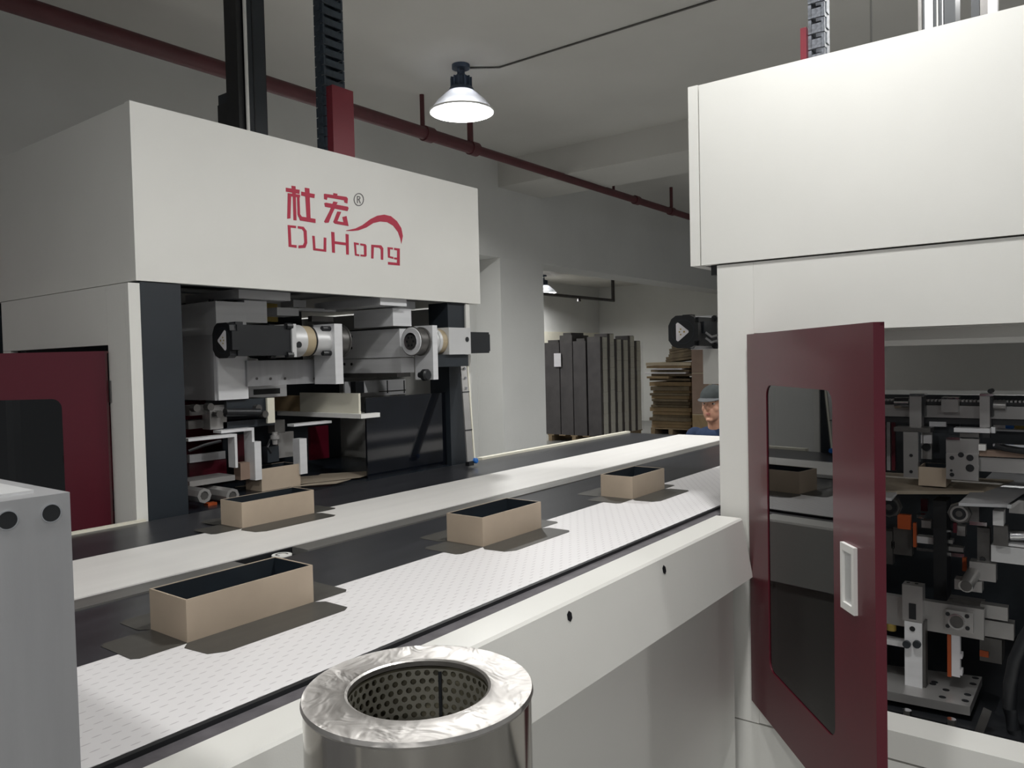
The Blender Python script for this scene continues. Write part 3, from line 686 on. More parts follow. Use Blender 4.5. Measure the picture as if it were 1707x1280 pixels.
# dark clamp head
plate('clamp_head', POST, 378, 665, 455, 692, 2.98, .16); plate('clamp_cap', CREAM, 446, 663, 458, 705, 2.965, .012)
plate('clamp_cover', POST, 372, 700, 458, 712, 3.0, .1)
cyl_ = M().cyl((at(375, 687, 1, 2.96).x, 2.96, at(375, 687, 1, 2.96).z), (at(432, 687, 1, 2.96).x, 2.96, at(432, 687, 1, 2.96).z), .018, n=14); cyl_.obj('air_cylinder', BLACK, lm)
plate('cylinder_block', STEEL, 350, 675, 378, 715, 3.0, .06); plate('cylinder_block', STEELD, 316, 675, 348, 692, 3.02, .06)
plate('valve_block', STEELD, 314, 700, 350, 714, 3.05, .08)
for px, py in ((322, 680), (345, 678), (425, 680), (436, 690), (360, 690)):
    q = at(px, py, 1, 2.985); M().cyl((q.x, 2.955, q.z), (q.x, 2.99, q.z), .016, n=10).obj('fitting', STEELD, lm)
# forming fingers, L-shaped
def Lf(px0, py0, px1, py1, y, w, th=.012):
    a, b_, c, d = fy(px0, py0, px1, py1, y)
    return M().box(a, b_, y, y + w, d - th, d).box(b_ - th, b_, y, y + w, c, d - th - .0002).obj('forming_finger', ALU, lm, .0015)
Lf(370, 715, 425, 800, 2.95, .06); Lf(315, 727, 396, 785, 2.92, .05)
plate('finger_plate', ALU, 425, 736, 436, 800, 2.93, .05); plate('finger_plate', ALU, 500, 731, 512, 790, 2.93, .05)
plate('finger_arm', ALU, 490, 704, 553, 708, 2.95, .05); plate('finger_arm', STEELD, 458, 700, 475, 722, 3.0, .05)
plate('finger_plate', STEEL, 464, 720, 490, 762, 3.05, .02); plate('finger_plate', ALUD, 316, 755, 376, 768, 3.1, .02)
plate('inner_red_guard', RED, 316, 769, 378, 803, 3.15, .02); plate('inner_red_guard', RED, 395, 724, 412, 770, 3.2, .02); plate('inner_red_guard', RED, 518, 710, 548, 765, 3.3, .02)
plate('carton_block', CARTON, 401, 770, 434, 798, 2.97, .05); plate('table_strip', STEEL, 316, 797, 392, 806, 2.92, .12)
b = M(); b.tube([at(452, 755, 1, 2.99), at(446, 745, 1, 2.99), at(450, 733, 1, 2.99), at(462, 730, 1, 2.99)], .006, 8); b.obj('air_hose', BLACK, lm)
q = at(456, 733, 1, 2.98); M().lathe((q.x, 2.97, q.z - .02), (0, 0, 1), [(.012, 0), (.012, .02), (.02, .024), (.02, .04), (.012, .044), (.012, .055)], 14).obj('air_fitting', STEEL, lm)
plate('suction_block', POST, 446, 744, 465, 770, 2.99, .04)
b = M(); b.tube([at(314, 752, 1, 2.9), at(340, 742, 1, 2.9), at(368, 735, 1, 2.9)], .006, 8); b.obj('air_hose', BLACK, lm)
for px in (327, 374):
    q = at(px, 824, 1, 2.86)
    rl = M().shell((q.x, 2.80, q.z), (0, 1, 0), [(.03, 0), (.03, .2)], .012, 8).obj('roller', STEEL, lm)
    M().cyl((q.x, 2.803, q.z), (q.x, 2.99, q.z), .0165, n=12).obj('roller_shaft', STEELD, rl)
plate('roller_bracket', STEELD, 385, 822, 396, 832, 2.84, .05); plate('orange_stop', ORANGE, 347, 838, 362, 848, 2.84, .03)
# inclined sensor arm at the right, blue tip
pa, pb = at(771, 610, 1, 2.74), at(784, 782, 1, 2.60); pa2 = Vector((pa.x, 2.735, pa.z)); pb2 = Vector((pb.x, pb.y, ZB + .03))
ax_ = (pb2 - pa2).normalized()
sa = M().obox((pa2 + pb2) / 2, ax_, (1, 0, 0), ax_.cross(Vector((1, 0, 0))), (pb2 - pa2).length / 2, .024, .004).obj('sensor_arm', STEEL, lm, .001)
M().obox((pa2 + pb2) / 2 + Vector((.033, 0, 0)), ax_, (1, 0, 0), ax_.cross(Vector((1, 0, 0))), (pb2 - pa2).length / 2, .005, .006).obj('arm_tube', CREAM, sa)
for t in (.28, .68): M().obox(pa2.lerp(pb2, t) + Vector((0, -.005, 0)), ax_, (1, 0, 0), ax_.cross(Vector((1, 0, 0))), .003, .028, .002).obj('arm_band', BLACK, sa)
for t in (.03, .13, .24): q = pa2.lerp(pb2, t); M().cyl((q.x, q.y - .012, q.z), (q.x, q.y - .003, q.z), .007, n=10).obj('bolt', CHROME, sa)
M().lathe((pb2.x + .033, pb2.y - .02, pb2.z), (0, 1, 0), [(.010, 0), (.014, .004), (.014, .028), (.008, .032)], 14).obj('blue_tip', BLUE, sa)
M().box(pb2.x - .02, pb2.x + .018, pb2.y - .01, pb2.y + .015, ZB + .008, ZB + .03).obj('foot', BLACK, sa)

# ---- lift column, cable tray and chain above the hood
def chain(parent, x, y, z0, z1, w, dep, axis='x', m_=POST, pitch=.052):
    first = None; n = int((z1 - z0) / pitch)
    for k in range(n):
        z = z0 + k * pitch
        if first is None:
            b = M(); a, c = (w / 2, dep / 2)
            def bb(x0, x1, y0, y1, za, zb): 
                return b.box(x + x0, x + x1, y + y0, y + y1, za, zb) if axis == 'x' else b.box(x + y0, x + y1, y + x0, y + x1, za, zb)
            bb(-a, -a + .012, -c, c, z, z + pitch * .92); bb(a - .012, a, -c, c, z, z + pitch * .92)
            bb(-a + .013, a - .013, -c, -c + .01, z + pitch * .02, z + pitch * .62); bb(-a + .013, a - .013, c - .01, c, z + pitch * .02, z + pitch * .62)
            bb(-a - .004, -a - .0002, -c * .5, c * .5, z + pitch * .3, z + pitch * 1.0)
            first = b.obj('chain_link', m_, parent, .002)
        else: dupe(first, (0, 0, z - z0))
SLATE = mat('slate_chain_plastic', (0.035, 0.05, 0.068), 0.5, noise=(30, 0.2))
SLATEL = mat('dusty_chain_plastic', (0.13, 0.14, 0.16), 0.6, noise=(60, 0.5))
xl, xr = at(396, 110, 1, 3.3).x, at(442, 110, 1, 3.3).x
lc = box('lift_column', POST, lm, xl + .045, xr, 3.30, 3.42, HZ0 + .2, ZC - .05, .008, 2)
box('column_flank', BLACK, lc, xl, xl + .03, 3.30, 3.40, HZ0 + .2, ZC - .05, .004)
M().cyl((xl + .038, 3.285, HZ0 + .2), (xl + .038, 3.285, ZC - .05), .0085, n=10).obj('guide_rod', WHITE2, lc)
box('column_groove', BLACK, lc, xl + .085, xl + .092, 3.297, 3.30, HZ0 + .2, ZC - .05)
box('column_edge', BLACK, lc, xr - .002, xr + .006, 3.302, 3.40, HZ0 + .2, ZC - .05)
x0, x1, z0, z1 = fy(384, 155, 400, 230, 3.45)
jb = box('switch_box', POST, lm, x0, x1, 3.45, 3.55, HZ0 + .3, z1, .004)
box('switch_body', BLACK, jb, x0 - .012, x0 - .001, 3.46, 3.54, HZ0 + .3, at(388, 172, 1, 3.45).z)
xt0, xt1 = at(556, 200, 1, 3.1).x, at(590, 200, 1, 3.1).x
tr = box('cable_tray', REDBR, lm, xt0, xt1, 3.10, 3.11, HZ0 + .3, at(570, 146, 1, 3.1).z, .002)
box('tray_side', REDBR, tr, xt0 - .004, xt0 - .0002, 3.10, 3.20, HZ0 + .3, at(556, 142, 1, 3.1).z)
chain(lm, (xt0 + xt1) / 2 - .015, 3.18, HZ1, ZC - .08, .135, .07, m_=SLATE)

# box gripped by the forming fingers
q0 = at(436, 797, 1, 2.94); q1 = at(501, 797, 1, 2.94)
open_box(q0.x, 2.94, 'champagne open box gripped between metal fingers inside the lettered machine', G, L=q1.x - q0.x, D=.12, Hh=.10, z=ZB - .005)
# loose brown sheets on the work table
sheets = [((392, 812), (470, 797), (560, 790), (505, 806), 'brown paper sheet under the gripped box on the dark table'),
          ((500, 807), (535, 790), (640, 784), (600, 796), 'flat brown paper blank lying farthest right on the dark table'),
          ((480, 812), (520, 806), (585, 799), (560, 806), 'narrow brown paper strip at the front edge of the dark table')]
for k, (a, b_, c, d, lab) in enumerate(sheets):
    zz = ZB + .001 + .0016 * k
    pts = [at(*p_, 2, zz) for p_ in (a, d, c, b_)]
    tag(M().prism(pts, (0, 0, .0012)).obj('paper_blank', PAPER), lab, 'paper', 'brown paper blanks on the table')

# ---- red machine glimpsed behind, far left
rm = thing('red_machine', (1.1, 5.2, 0), 'red machine with a glowing red light glimpsed at the far left behind the lettered machine', 'machine')
box('cabinet', RED, rm, .2, 1.72, 5.2, 5.6, 0, at(8, 505, 1, 5.2).z + .4, .01)
box('shelf', ALU, rm, .5, 1.68, 5.0, 5.199, at(8, 585, 1, 5.0).z - .02, at(8, 577, 1, 5.0).z, .002)
q = at(9, 540, 1, 5.1); M().cyl((q.x, 5.1, at(8, 577, 1, 5.0).z), (q.x, 5.1, q.z + .2), .012, n=10).obj('upright_tube', ALU, rm)
M().cyl((q.x - .5, 5.1, at(8, 532, 1, 5.1).z), (q.x, 5.1, at(8, 532, 1, 5.1).z), .012, n=10).obj('cross_tube', ALU, rm)
q = at(0, 562, 1, 5.05); M().cyl((q.x - .02, 5.05, at(8, 577, 1, 5.0).z), (q.x - .02, 5.05, q.z + .08), .04, n=16).obj('red_light', REDGLOW, rm)

# ================================================================== MACHINE WITH THE OPEN DOOR (right)
rm2 = thing('box_pressing_machine', (3.2, .2, 0), 'white machine at right with an open dark red glazed door', 'machine')
RX, RXB = 2.58, 3.95
YL, YR = 1.057, -1.05
hz0, hz1 = 1.916, 2.540
box('hood_front_panel', WHITE, rm2, RX - .006, RX + .03, YR, 1.112, hz0, hz1, .003, 2)
box('hood_end_cap', WHITE, rm2, RX - .006, RXB, 1.116, 1.152, hz0, hz1 + .002, .005, 2)
box('hood_top', WHITE, rm2, RX + .031, RXB, YR, 1.115, hz1 - .03, hz1 - .002)
box('hood_floor', POST, rm2, RX + .031, RXB, YR, 1.115, hz0 + .06, hz0 + .08)
box('seam_gasket', BLACK, rm2, RX + .031, RXB, YR, 1.09, hz0 - .0045, hz0 - .0005)
# face with opening
OY1, OY0, OZ0, OZ1 = .93, -.75, .425, 1.672
box('face_stile', WHITE, rm2, RX, RX + .03, OY1, YL, .335, hz0 - .005, .002)
box('face_stile', WHITE, rm2, RX, RX + .03, YR, OY0, .335, hz0 - .005, .002)
box('face_header', WHITE, rm2, RX, RX + .03, OY0 + .0005, OY1 - .0005, OZ1, hz0 - .005, .002)
box('header_return', WHITE, rm2, RX + .031, RX + .12, OY0, OY1, OZ1 - .005, OZ1 + .02)
box('header_lip', WHITE, rm2, RX + .121, RX + .14, OY0, OY1, OZ1 - .055, OZ1 + .02, .002)
box('sill', WHITE, rm2, RX, RX + .135, OY0 + .0005, OY1 - .0005, OZ0 - .088, OZ0, .005, 2)
box('lower_panel', WHITE, rm2, RX + .001, RX + .03, YR, YL, .08, .330, .003)
box('plinth', POST, rm2, RX + .05, RXB, YR, YL - .02, 0, .0795)
box('side_panel', WHITE, rm2, RX + .031, RXB, YL - .025, YL - .001, .08, 1.0)
box('side_post', WHITE, rm2, RX + .031, RX + .12, YL - .08, YL - .026, 1.0, hz0 - .013)
box('side_post', WHITE, rm2, RXB - .12, RXB, YL - .08, YL - .001, 1.0, hz0 - .013)
box('end_panel', WHITE, rm2, RX + .031, RXB, YR, YR + .02, .08, hz0 - .013)
box('inner_back_panel', WHITE, rm2, RXB - .02, RXB, YR + .021, YL - .08, 1.42, hz0 - .02)
box('rear_dark_panel', POST, rm2, RXB - .02, RXB, YR + .021, YL - .026, .08, 1.40)
box('hood_bracket', BLACK, rm2, RX + .02, RX + .06, YL + .001, YL + .03, hz0 - .035, hz0 - .001)
# ---- the open red door
dd = Vector((-.773, -.635)).normalized()
hinge = (RX - .008, .936)
nrm = Vector((-dd.y, dd.x)) * 1.0          # candidate normal
if nrm.dot(Vector((-1, 0.0))) < 0 and False: nrm = -nrm
# outward (photo) side faces the conveyor: +y side
nrm = Vector((dd.y, -dd.x)); nrm = nrm if nrm.y > 0 else -nrm
def door_uz(px, py):
    d = R3 @ Vector((px - CX, CY - py, -F))
    n2 = Vector((nrm.x, nrm.y, 0)); h3 = Vector((hinge[0], hinge[1], 0))
    t = (n2.dot(h3)) / n2.dot(d); p_ = d * t
    return (Vector((p_.x, p_.y)) - Vector(hinge)).dot(dd), p_.z + EYE
u0, zt0 = door_uz(1285, 642); u1, zt1 = door_uz(1397, 650); _, zb0 = door_uz(1297, 1118); _, zb1 = door_uz(1395, 1230)
dr, o3 = door_parts(rm2, hinge, (dd.x, dd.y), .845, .418, 1.668, (u0, u1, (zb0 + zb1) / 2, (zt0 + zt1) / 2), (nrm.x, nrm.y), 'dark red door standing open, with a smoked window and white recessed handle')
hu0, hz_1 = door_uz(1417, 902); hu1, _ = door_uz(1440, 908); _, hz_0 = door_uz(1420, 1012)
hb = M(); th = .017; D3 = (dd.x, dd.y, 0); N3 = (nrm.x, nrm.y, 0); hc = (hu0 + hu1) / 2; hw = (hu1 - hu0) / 2; zc_ = (hz_0 + hz_1) / 2; hh = (hz_1 - hz_0) / 2
for (du, dz, a, c_) in ((-hw + .005, 0, .005, hh), (hw - .006, 0, .006, hh), (0, hh - .009, hw - .011, .009), (0, -hh + .009, hw - .011, .009)):
    hb.obox(o3(hc + du, zc_ + dz, th + .004), D3, (0, 0, 1), N3, a, c_, .005)
hb.obj('handle_frame', WHITE2, dr, .0015)
M().obox(o3(hc, zc_, th + .0005), D3, (0, 0, 1), N3, hw - .011, hh - .018, .001).obj('handle_recess', GEAR, dr)

# ---- mechanism inside, seen through the opening
def X(name, m_, px0, py0, px1, py1, x, dep, bevel=.002, parent=rm2): return plx(name, m_, px0, py0, px1, py1, x, dep, parent, bevel)
def rx(px, py, x): return at(px, py, 0, x)
XR = 3.15
rail = X('rail_beam', STEEL, 1380, 676, 1760, 696, XR, .06)
X('rail_underside', BLACK, 1380, 697, 1760, 706, XR + .01, .05, parent=rail)
X('rail_slot', BLACK, 1380, 669.5, 1760, 675.5, XR + .01, .04, .0, parent=rail)
y0, y1, z0, z1 = fx(1380, 666.5, 1760, 669.5, XR + .01)
b = M(); n = 60
for k in range(n): yy = y0 + (y1 - y0) * k / n; b.box(XR + .01, XR + .05, yy, yy + (y1 - y0) / n * .55, z0, z1)
b.obj('rack_teeth', STEEL, rail)
for a, c in ((1516, 1536), (1633, 1650)):
    s = X('slide_post', STEEL, a, 658, c, 712, XR - .05, .05); X('slide_cap', CHROME, a, 656.5, c + 5, 660, XR - .06, .06, .001, s)
    X('slide_side', BLACK, c, 662, c + 5, 695, XR - .045, .04, .001, s)
q = rx(1492, 672, XR - .02); q2 = rx(1516, 672, XR - .02)
M().cyl((XR - .02, q.y, q.z), (XR - .02, q2.y, q2.z), .021, n=16).obj('guide_sleeve', CHROME, rm2)
q = rx(1651, 675, XR - .02); q2 = rx(1677, 676, XR - .02)
M().cyl((XR - .02, q.y, q.z), (XR - .02, q2.y, q2.z), .018, n=16).obj('guide_sleeve', STEEL, rm2)
s = X('rail_carriage', STEEL, 1569, 664, 1597, 687, XR - .04, .04); X('carriage_top', CHROME, 1569, 662.5, 1598, 665.5, XR - .045, .05, .001, s)
for px in (1576, 1590): X('screw_hole', BLACK, px - 2.5, 663, px + 2.5, 665.2, XR - .047, .003, 0, s)
q = rx(1653, 651, XR); M().cyl((XR - .05, q.y, q.z), (XR + .01, q.y, q.z), .008, n=10).obj('bolt', BLACK, rm2)
# left clamp
X('clamp_bar', STEELD, 1490, 713, 1551, 720, XR - .1, .08, .004)
cp = X('clamp_plate', STEEL, 1506, 719, 1530, 796, XR - .1, .04)
for px, py in ((1519, 759), (1519, 786)): q = rx(px, py, XR - .1); M().cyl((XR - .103, q.y, q.z), (XR - .098, q.y, q.z), .006, n=8).obj('screw_hole', BLACK, cp)
X('clamp_edge', CHROME, 1531.5, 721, 1535, 770, XR - .09, .03, .001)
X('clamp_block', STEEL, 1535, 721, 1553, 765, XR + .02, .02); q = rx(1545, 745, XR + .02); M().cyl((XR + .01, q.y, q.z), (XR + .019, q.y, q.z), .014, n=14).obj('clamp_bolt', BLACK, rm2)
X('white_pad', PAPERW, 1539, 725, 1553, 739, XR - .005, .015)
X('grey_shield', POST, 1556, 703, 1600, 765, XR + .05, .01); X('shield_plate', ALUD, 1549, 703, 1577, 711, XR - .0, .03)
for k in range(3): X('upright_strip', [STEELD, ALUD, RED][k], 1470 + k * 8, 700, 1476 + k * 8, 784, XR + .3, .02)
# right clamp bracket
br = X('clamp_bracket', STEEL, 1577, 757, 1631, 800, XR - .12, .02)
for px, py, r in ((1587, 763, .007), (1587, 791, .007), (1617, 763, .011), (1617, 780, .013), (1586, 784, .004), (1602, 758, .009)):
    q = rx(px, py, XR - .12); M().cyl((XR - .123, q.y, q.z), (XR - .118, q.y, q.z), r, n=12).obj('screw_hole', BLACK, br)
X('bracket_arm', STEEL, 1577, 731, 1632, 756, XR - .1, .03); X('bracket_tab', CHROME, 1577, 729, 1600, 733, XR - .11, .06, .001)
X('bracket_plate', ALU, 1590, 714, 1650, 721, XR - .1, .05); X('bracket_plate', STEELD, 1600, 721, 1632, 729, XR - .09, .04)
X('press_arm', CARTON, 1592, 752, 1760, 762, XR - .09, .04); X('press_arm', STEEL, 1632, 765, 1760, 789, XR - .07, .05)
X('press_rod', CHROME, 1655, 742, 1760, 746, XR - .1, .02, .001); X('rod_block', WHITE2, 1631, 741, 1643, 751, XR - .115, .03)
b = M(); b.tube([rx(1658, 743, XR - .12), rx(1676, 748, XR - .12), rx(1700, 752, XR - .12), rx(1740, 755, XR - .12)], .009, 8); b.obj('air_hose', BLACK, rm2)
X('sensor', BLACK, 1638, 722, 1650, 730, XR - .1, .03); X('label_strip', PAPERW, 1656, 706, 1676, 716, XR + .25, .01); X('blue_cable_duct', BLUE, 1676, 706, 1690, 716, XR + .25, .01); X('yellow_duct', YELLOW, 1691, 706, 1740, 716, XR + .25, .01)
X('duct_shelf', ALU, 1660, 717, 1760, 720, XR + .2, .1); X('finger_pad', ALU, 1652, 712, 1659, 722, XR - .05, .03)
# gripped box in the clamp
q0, q1 = rx(1577, 812, XR - .08), rx(1531, 812, XR - .08)
zbx = q0.z
bt = thing('paper_box', (XR - .02, (q0.y + q1.y) / 2, zbx), 'dim champagne open box clamped inside the machine behind the open red door', 'box', G)
zt_ = rx(1555, 779, XR - .08).z
for (x0, x1, y0, y1) in ((XR - .08, XR - .076, q0.y, q1.y), (XR + .036, XR + .04, q0.y, q1.y)): M().box(x0, x1, y0, y1, zbx, zt_).obj('long_wall', KRAFT, bt)
for (y0, y1) in ((q0.y, q0.y + .004), (q1.y - .004, q1.y)): M().box(XR - .0755, XR + .0355, y0, y1, zbx, zt_).obj('short_wall', KRAFT, bt)
M().box(XR - .0755, XR - .0745, q0.y + .004, q1.y - .004, zbx, zt_).box(XR + .0345, XR + .0355, q0.y + .004, q1.y - .004, zbx, zt_).box(XR - .07, XR + .03, q0.y + .0045, q1.y - .0045, zbx, zbx + .004).obj('lining', NAVY, bt)
# table tops and feed belt
zt2 = zbx - .006
def slab(name, m_, quad, z, th):
    return M().prism([at(*p_, 2, z) for p_ in quad], (0, 0, -th)).obj(name, m_, rm2)
slab('feed_table', PAPER, [(1440, 818), (1640, 818), (1690, 800), (1440, 785)], zt2, .012)
zt3 = rx(1560, 835, XR - .2).z
slab('feed_belt', ALUD, [(1598, 838), (1682, 841), (1760, 790), (1655, 786)], zt3 + .02, .010)
slab('belt_guide', CHROME, [(1679, 841), (1686, 841), (1764, 790), (1757, 790)], zt3 + .03, .012)
slab('belt_plate', ALU, [(1440, 812), (1498, 817), (1486, 830), (1440, 826)], zt3 + .02, .010)
def wheel(px, py, x, r, fr):
    q = rx(px, py, x)
    hs = M().lathe((x, q.y, q.z), (1, 0, 0), [(r, 0), (r * 1.05, .004), (r * 1.05, .03)], 8).obj('bearing_housing', STEELD, rm2, .002)
    M().shell((x - .006, q.y, q.z), (1, 0, 0), [(r * .78, 0), (r * .78, .008)], r * .18, 24).obj('bearing_ring', STEEL if fr else BLACK, hs)
    M().cyl((x - .003, q.y, q.z), (x + .001, q.y, q.z), r * .58, n=20).obj('bearing_bore', BLACK, hs)
    M().cyl((x - .006, q.y, q.z), (x - .002, q.y, q.z), r * .3, n=14).obj('shaft_end', STEELD, hs)
    return q
wheel(1482, 845, XR - .2, .036, False); wheel(1599, 856, XR - .22, .034, True)
X('take_up_arm', STEELD, 1601, 843, 1632, 872, XR - .2, .02); X('take_up_slot', CHROME, 1616, 870, 1645, 876, XR - .215, .02); X('take_up_block', GEAR, 1655, 852, 1673, 876, XR - .2, .06)
X('guide_leg', STEELD, 1656, 876, 1680, 910, XR - .18, .03); X('belt_side_plate', STEEL, 1682, 836, 1760, 858, XR - .1, .02)
q = rx(1560, 880, XR - .02)
X('drive_column', BLACK, 1556, 835, 1578, 1000, XR - .05, .1); X('inner_guard', RED, 1535, 832, 1546, 852, XR + .1, .02)
X('orange_guide', ORANGE, 1496, 858, 1518, 882, XR - .05, .02); X('orange_guide', ORANGE, 1522, 872, 1527, 912, XR - .06, .02)
X('orange_guide', ORANGE, 1604, 930, 1611, 952, XR - .06, .02); X('red_strip', RED, 1589, 872, 1595, 888, XR - .08, .02)
for a, b_, c, d, m_ in ((1528, 895, 1556, 906, ALU), (1528, 914, 1556, 919, CHROME), (1577, 922, 1607, 928, CHROME), (1577, 912, 1606, 919, STEEL), (1528, 858, 1541, 864, CHROME), (1536, 868, 1552, 880, STEEL), (1577, 884, 1588, 887, CHROME), (1577, 900, 1588, 906, STEEL), (1595, 877, 1609, 893, STEEL), (1472, 885, 1488, 940, STEELD), (1489, 880, 1520, 925, STEELD), (1486, 902, 1491, 914, CHROME)):
    X('tie_block', m_, a, b_, c, d, XR, .04)
X('vertical_slide', STEELD, 1629, 880, 1650, 940, XR - .1, .04); q = rx(1638, 932, XR - .1); M().cyl((XR - .11, q.y, q.z), (XR - .099, q.y, q.z), .009, n=12).obj('bolt', BLACK, rm2)
X('slide_base', STEEL, 1616, 938, 1660, 968, XR - .14, .05)
q = rx(1622, 957, XR - .16); q2 = rx(1611, 975, XR - .2); M().cyl((XR - .12, q.y, q.z), (XR - .22, q2.y, q2.z), .022, n=16).obj('spindle', STEEL, rm2)
X('spindle_block', STEEL, 1591, 968, 1637, 985, XR - .16, .05); 
q = rx(1611, 976, XR - .22); M().cyl((XR - .23, q.y, q.z), (XR - .22, q.y, q.z), .017, n=14).obj('spindle_cap', STEELD, rm2)
q = rx(1684, 892, XR - .12); q2 = rx(1760, 892, XR - .12); M().cyl((XR - .12, q.y, q.z), (XR - .12, q2.y, q2.z), .017, n=14).obj('cross_shaft', CHROME, rm2)
X('gear_case', GEAR, 1652, 914, 1760, 942, XR - .13, .08); X('gear_case_top', ALU, 1660, 909, 1760, 913, XR - .14, .1, .001)
X('grey_box', STEELD, 1576, 1000, 1640, 1018, XR + .1, .05)
# lower bracket with bearing flange
cb = X('cross_bar', STEEL, 1440, 1001, 1640, 1050, XR - .16, .03); 
cbk = X('support_block', STEEL, 1504, 976, 1538, 1036, XR - .21, .05, .003); X('slot', BLACK, 1515, 1006, 1527, 1032, XR - .2115, .003, .001, cbk)
zz = rx(1520, 976, XR - .21).z
for px in (1514, 1528): q = rx(px, 975, XR - .18); M().cyl((XR - .18, q.y, zz), (XR - .18, q.y, zz + .002), .006, n=10).obj('screw_hole', BLACK, cbk)
fl = X('bearing_flange', STEEL, 1577, 1019, 1622, 1053, XR - .185, .025, .006)
q = rx(1595, 1036, XR - .185); M().shell((XR - .190, q.y, q.z), (1, 0, 0), [(.027, 0), (.027, .006)], .006, 24).obj('flange_ring', CHROME, fl)
M().cyl((XR - .188, q.y, q.z), (XR - .184, q.y, q.z), .02, n=20).obj('shaft_end', STEELD, fl)
for px, py in ((1580, 1023), (1612, 1027), (1580, 1043), (1613, 1047)): q = rx(px, py, XR - .185); M().cyl((XR - .188, q.y, q.z), (XR - .184, q.y, q.z), .007, n=10).obj('bolt', BLACK, fl)
up = X('upright', ALU, 1508, 1037, 1537, 1146, XR - .21, .045, .003); X('upright_side', STEELD, 1537.3, 1037, 1543, 1146, XR - .2, .04)
for px in (1512, 1529): q = rx(px, 1073, XR - .21); M().cyl((XR - .222, q.y, q.z), (XR - .21, q.y, q.z), .013, n=12).obj('clamp_bolt', POST, up)
q = rx(1521, 1048, XR - .21); M().cyl((XR - .212, q.y, q.z), (XR - .209, q.y, q.z), .009, n=12).obj('screw_hole', BLACK, up)
X('shelf_bar', ALU, 1440, 1064, 1507, 1073, XR - .17, .04)
X('plastic_guide', PAPERW, 1586, 1052, 1600, 1128, XR - .15, .03); X('orange_edge', ORANGE, 1579, 1052, 1585.5, 1128, XR - .15, .03)
X('guide_tooth', PAPERW, 1600, 1090, 1604, 1098, XR - .15, .03, .001); X('guide_tooth', PAPERW, 1600, 1117, 1604, 1126, XR - .15, .03, .001)
X('motor_body', STEELD, 1633, 1064, 1670, 1104, XR - .05, .1); X('motor_plate', STEEL, 1634, 1010, 1680, 1032, XR - .1, .04); X('motor_ring', STEEL, 1620, 1035, 1690, 1062, XR - .05, .05); X('orange_label', ORANGE, 1633, 1085, 1648, 1095, XR - .055, .003)
X('valve_block', BLACK, 1440, 1085, 1475, 1130, XR - .1, .1); X('valve_tag', PAPERW, 1471, 1082, 1477, 1110, XR - .105, .003); 
q = rx(1486, 1050, XR - .15); M().lathe((XR - .15, q.y, q.z), (0, 0, 1), [(.016, 0), (.016, .02), (.01, .025), (.01, .04)], 12).obj('brass_fitting', YELLOW, rm2)
zpl = rx(1560, 1170, XR - .3).z
bp_ = slab('base_plate', STEEL, [(1400, 1137), (1617, 1178), (1637, 1128), (1480, 1108)], zpl, .03)
for px, py in ((1555, 1140), (1558, 1137), (1577, 1150), (1571, 1162), (1613, 1158), (1609, 1168), (1622, 1140), (1626, 1130)):
    q = at(px, py, 2, zpl); M().cyl((q.x, q.y, zpl), (q.x, q.y, zpl + .001), .011, n=14).obj('plate_hole', BLACK, bp_)
q = at(1530, 1150, 2, zpl)
box('machine_bed', BLACK, rm2, q.x - .1, RXB - .1, YR + .1, YL - .1, .2, zpl - .05)
for px, py in ((1512, 1183), (1586, 1198)): q = rx(px, py, RX + .2); M().cyl((q.x, q.y, q.z - .04), (q.x, q.y, q.z), .014, n=8).obj('levelling_bolt', CHROME, rm2)
b = M(); b.tube([rx(px, py, RX + .28) for px, py in ((1725, 1040), (1708, 1065), (1692, 1100), (1684, 1140), (1683, 1180), (1690, 1215), (1702, 1250))], .02, 12); b.obj('ribbed_hose', BLACK, rm2)
M().obox(rx(1637, 1207, RX + .25), (0, -.3, 1), (0, 1, .3), (1, 0, 0), .05, .012, .012).obj('strut', STEELD, rm2)

# ---- servo motor at the end of the press arm, over the conveyor
xm = 3.28
qm = rx(1138, 553, xm)
mo = motor(rm2, (xm, qm.y, qm.z), .24, .076)
M().box(xm + .06, xm + .16, qm.y - .078, qm.y - .066, qm.z - .01, qm.z + .045).obj('terminal_box', POST, mo, .004)
for dz in (-.005, -.03):
    b = M(); b.tube([(xm + .07, qm.y - .08, qm.z + dz), (xm + .09, qm.y - .10, qm.z + dz - .02), (xm + .14, qm.y - .11, qm.z + dz - .012), (xm + .24, qm.y - .10, qm.z + dz)], .005, 8); b.obj('motor_cable', ALUD, mo)
box('press_beam', ALU, rm2, xm + .241, xm + .36, .70, qm.y + .07, qm.z - .08, qm.z + .08, .004)
box('beam_cover', WHITE, rm2, xm + .20, xm + .238, .9, rx(1172, 610, xm + .2).y, rx(1185, 640, xm + .2).z, rx(1185, 582, xm + .2).z, .003)

